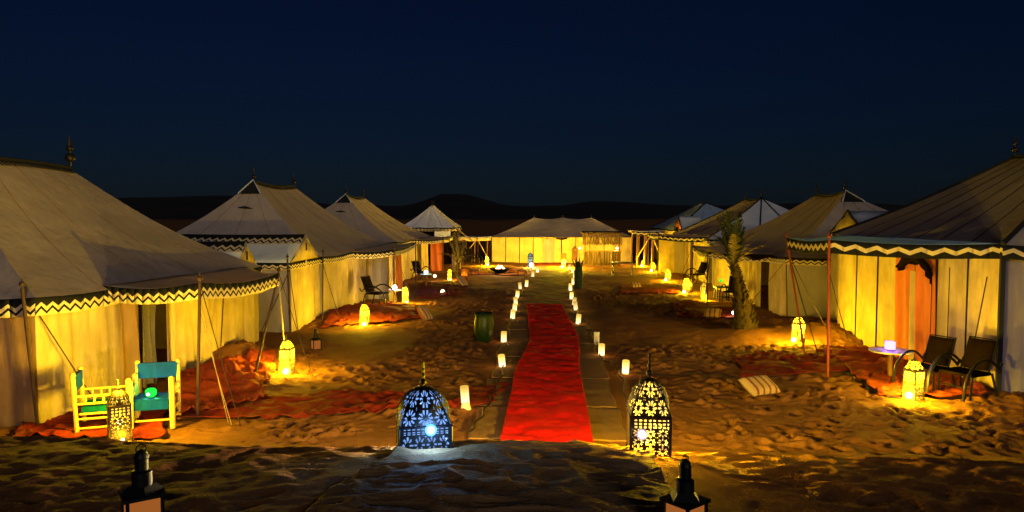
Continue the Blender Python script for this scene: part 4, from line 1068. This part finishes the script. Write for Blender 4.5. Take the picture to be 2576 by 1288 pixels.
# ------------------------------------------------------------------ plants
def frond(t, base, dirv, L, droop, mat, nleaf=26, lw=.02, ll=.28):
    base = Vector(base); d = Vector(dirv).normalized(); m = MB(); pts = []; p = base.copy()
    n = 14
    for i in range(n+1):
        pts.append(p.copy()); d = (d+Vector((0, 0, -droop/n))+Vector((random.uniform(-.02, .02),)*3)).normalized(); p = p+d*L/n
    m.tube(pts, [.022*(1-.85*i/n)+.003 for i in range(n+1)], 5)
    for k in range(nleaf):
        s = .14+.86*k/nleaf; i = min(int(s*n), n-1); q = pts[i].lerp(pts[i+1], s*n-i); tt = (pts[i+1]-pts[i]).normalized()
        side = tt.cross(Vector((0, 0, 1))); side = side.normalized() if side.length > .1 else Vector((1, 0, 0))
        for sg in (-1, 1):
            l = ll*(1-.55*abs(s-.45)*1.6)*random.uniform(.7, 1.15); dv = (side*sg*.75+tt*.8+Vector((0, 0, random.uniform(-.5, .15)))).normalized()
            up = dv.cross(tt).normalized()*lw; b = len(m.v); e = q+dv*l+Vector((0, 0, -.05*l))
            m.v += [q-tt*lw, q+tt*lw, q+dv*l*.5+up*.6+tt*lw, e, q+dv*l*.5-up*.2-tt*lw]; m.f += [[b, b+1, b+2, b+4], [b+4, b+2, b+3]]
    return m.build('frond', mat, t, world=True, smooth=False)
def palm(nm, lb, px, py, h, lean, n, L, mat='frond', base_r=.30, up=.9):
    p = P(px, py); z0 = gz(p.x, p.y); t = thing(nm, lb, 'palm tree', (p.x, p.y, z0))
    pts = []; rs = []
    for i in range(12):
        s = i/11; pts.append(Vector((p.x+lean*s**1.5, p.y, z0-.1+h*s))); rs.append(base_r*(1-.72*min(1, (s*1.5)**1.5))*(1+.10*math.sin(i*2.1)) if s < .9 else base_r*.30)
    MB().tube(pts, rs, 12).build('trunk', 'bark', t, world=True)
    m = MB()
    for k in range(int(190*base_r/.3)):
        s = random.random()**.8*.97; i = min(int(s*11), 10); c = pts[i].lerp(pts[i+1], s*11-i); r = rs[i]; a = random.uniform(0, 6.28)
        o_ = Vector((math.cos(a), math.sin(a), 0)); b = c+o_*r*.85; e = b+o_*random.uniform(.05, .13)+Vector((0, 0, random.uniform(.06, .16))); sd_ = Vector((-o_.y, o_.x, 0))*.045
        j = len(m.v); m.v += [b-sd_-Vector((0, 0, .05)), b+sd_-Vector((0, 0, .05)), e+sd_*.4, e-sd_*.4, b-sd_*.6+Vector((0, 0, .05))]; m.f += [[j, j+1, j+2, j+3], [j, j+3, j+4], [j+1, j+4, j+2]]
    m.build('bark_scales', 'bark', t, world=True, smooth=False)
    top = pts[-1]
    for k in range(n):
        a = k*2.4+random.uniform(-.3, .3); sp = random.uniform(.12, .5) if k < n*.7 else random.uniform(.7, 1.1)
        frond(t, top-Vector((0, 0, random.uniform(0, .3))), (math.cos(a)*sp+lean*.18, math.sin(a)*sp, up), L*random.uniform(.75, 1.1), random.uniform(.25, .8) if k < n*.7 else 1.5, mat if k < n*.75 else 'frond_dry')
    return t
palm('palm_tree', 'young palm with shaggy trunk base in front of the right tents', 1874, 838, 2.0, -.38, 19, 1.6, base_r=.34, up=2.0)
palm('palm_tree.001', 'thin young palm far left beside the third left tent', 1152, 704, 1.1, 0, 12, 1.5, 'frond_dry', .16, 1.4)
p = P(1455, 725)
ag = thing('potted_plant', 'dark green spiky plant standing right of the candle row', 'plant', (p.x, p.y, 0))
MB().lathe([(.16, 0), (.2, .1), (.21, .7), (.16, 1.0), (.1, 1.1)], n=12).build('stem', 'agave', ag)
for k in range(16):
    a = k*2.4; sp = random.uniform(.1, .45); q = Vector((p.x+.06*math.cos(a), p.y+.06*math.sin(a), .85)); e = q+Vector((math.cos(a)*sp, math.sin(a)*sp, random.uniform(.45, .75)))
    m = MB(); sd_ = Vector((-math.sin(a), math.cos(a), 0))*.04; mid = q.lerp(e, .45)
    m.v += [q-sd_, q+sd_, mid+sd_*1.1, e, mid-sd_*1.1, mid+Vector((math.cos(a), math.sin(a), 0))*.03]; m.f += [[0, 1, 5], [1, 2, 5], [2, 3, 5], [3, 4, 5], [4, 0, 5]]
    m.build('leaf', 'agave', ag, world=True, smooth=False)
p = P(1148, 686)
cs = thing('cloth_screen', 'narrow yellow lit cloth screen beside the far left palm', 'canvas screen', (p.x, p.y, 0))
MB().grid(lambda u, v: Vector((p.x-.25+.5*u, p.y+.04*math.sin(u*14), .02+1.1*v)), 12, 5).build('cloth', 'wall', cs, world=True, thick=.01)
for x in (-.27, .27): MB().tube([(p.x+x, p.y, 0), (p.x+x, p.y, 1.2)], .02, 6).build('post', 'oldwood', cs, world=True)
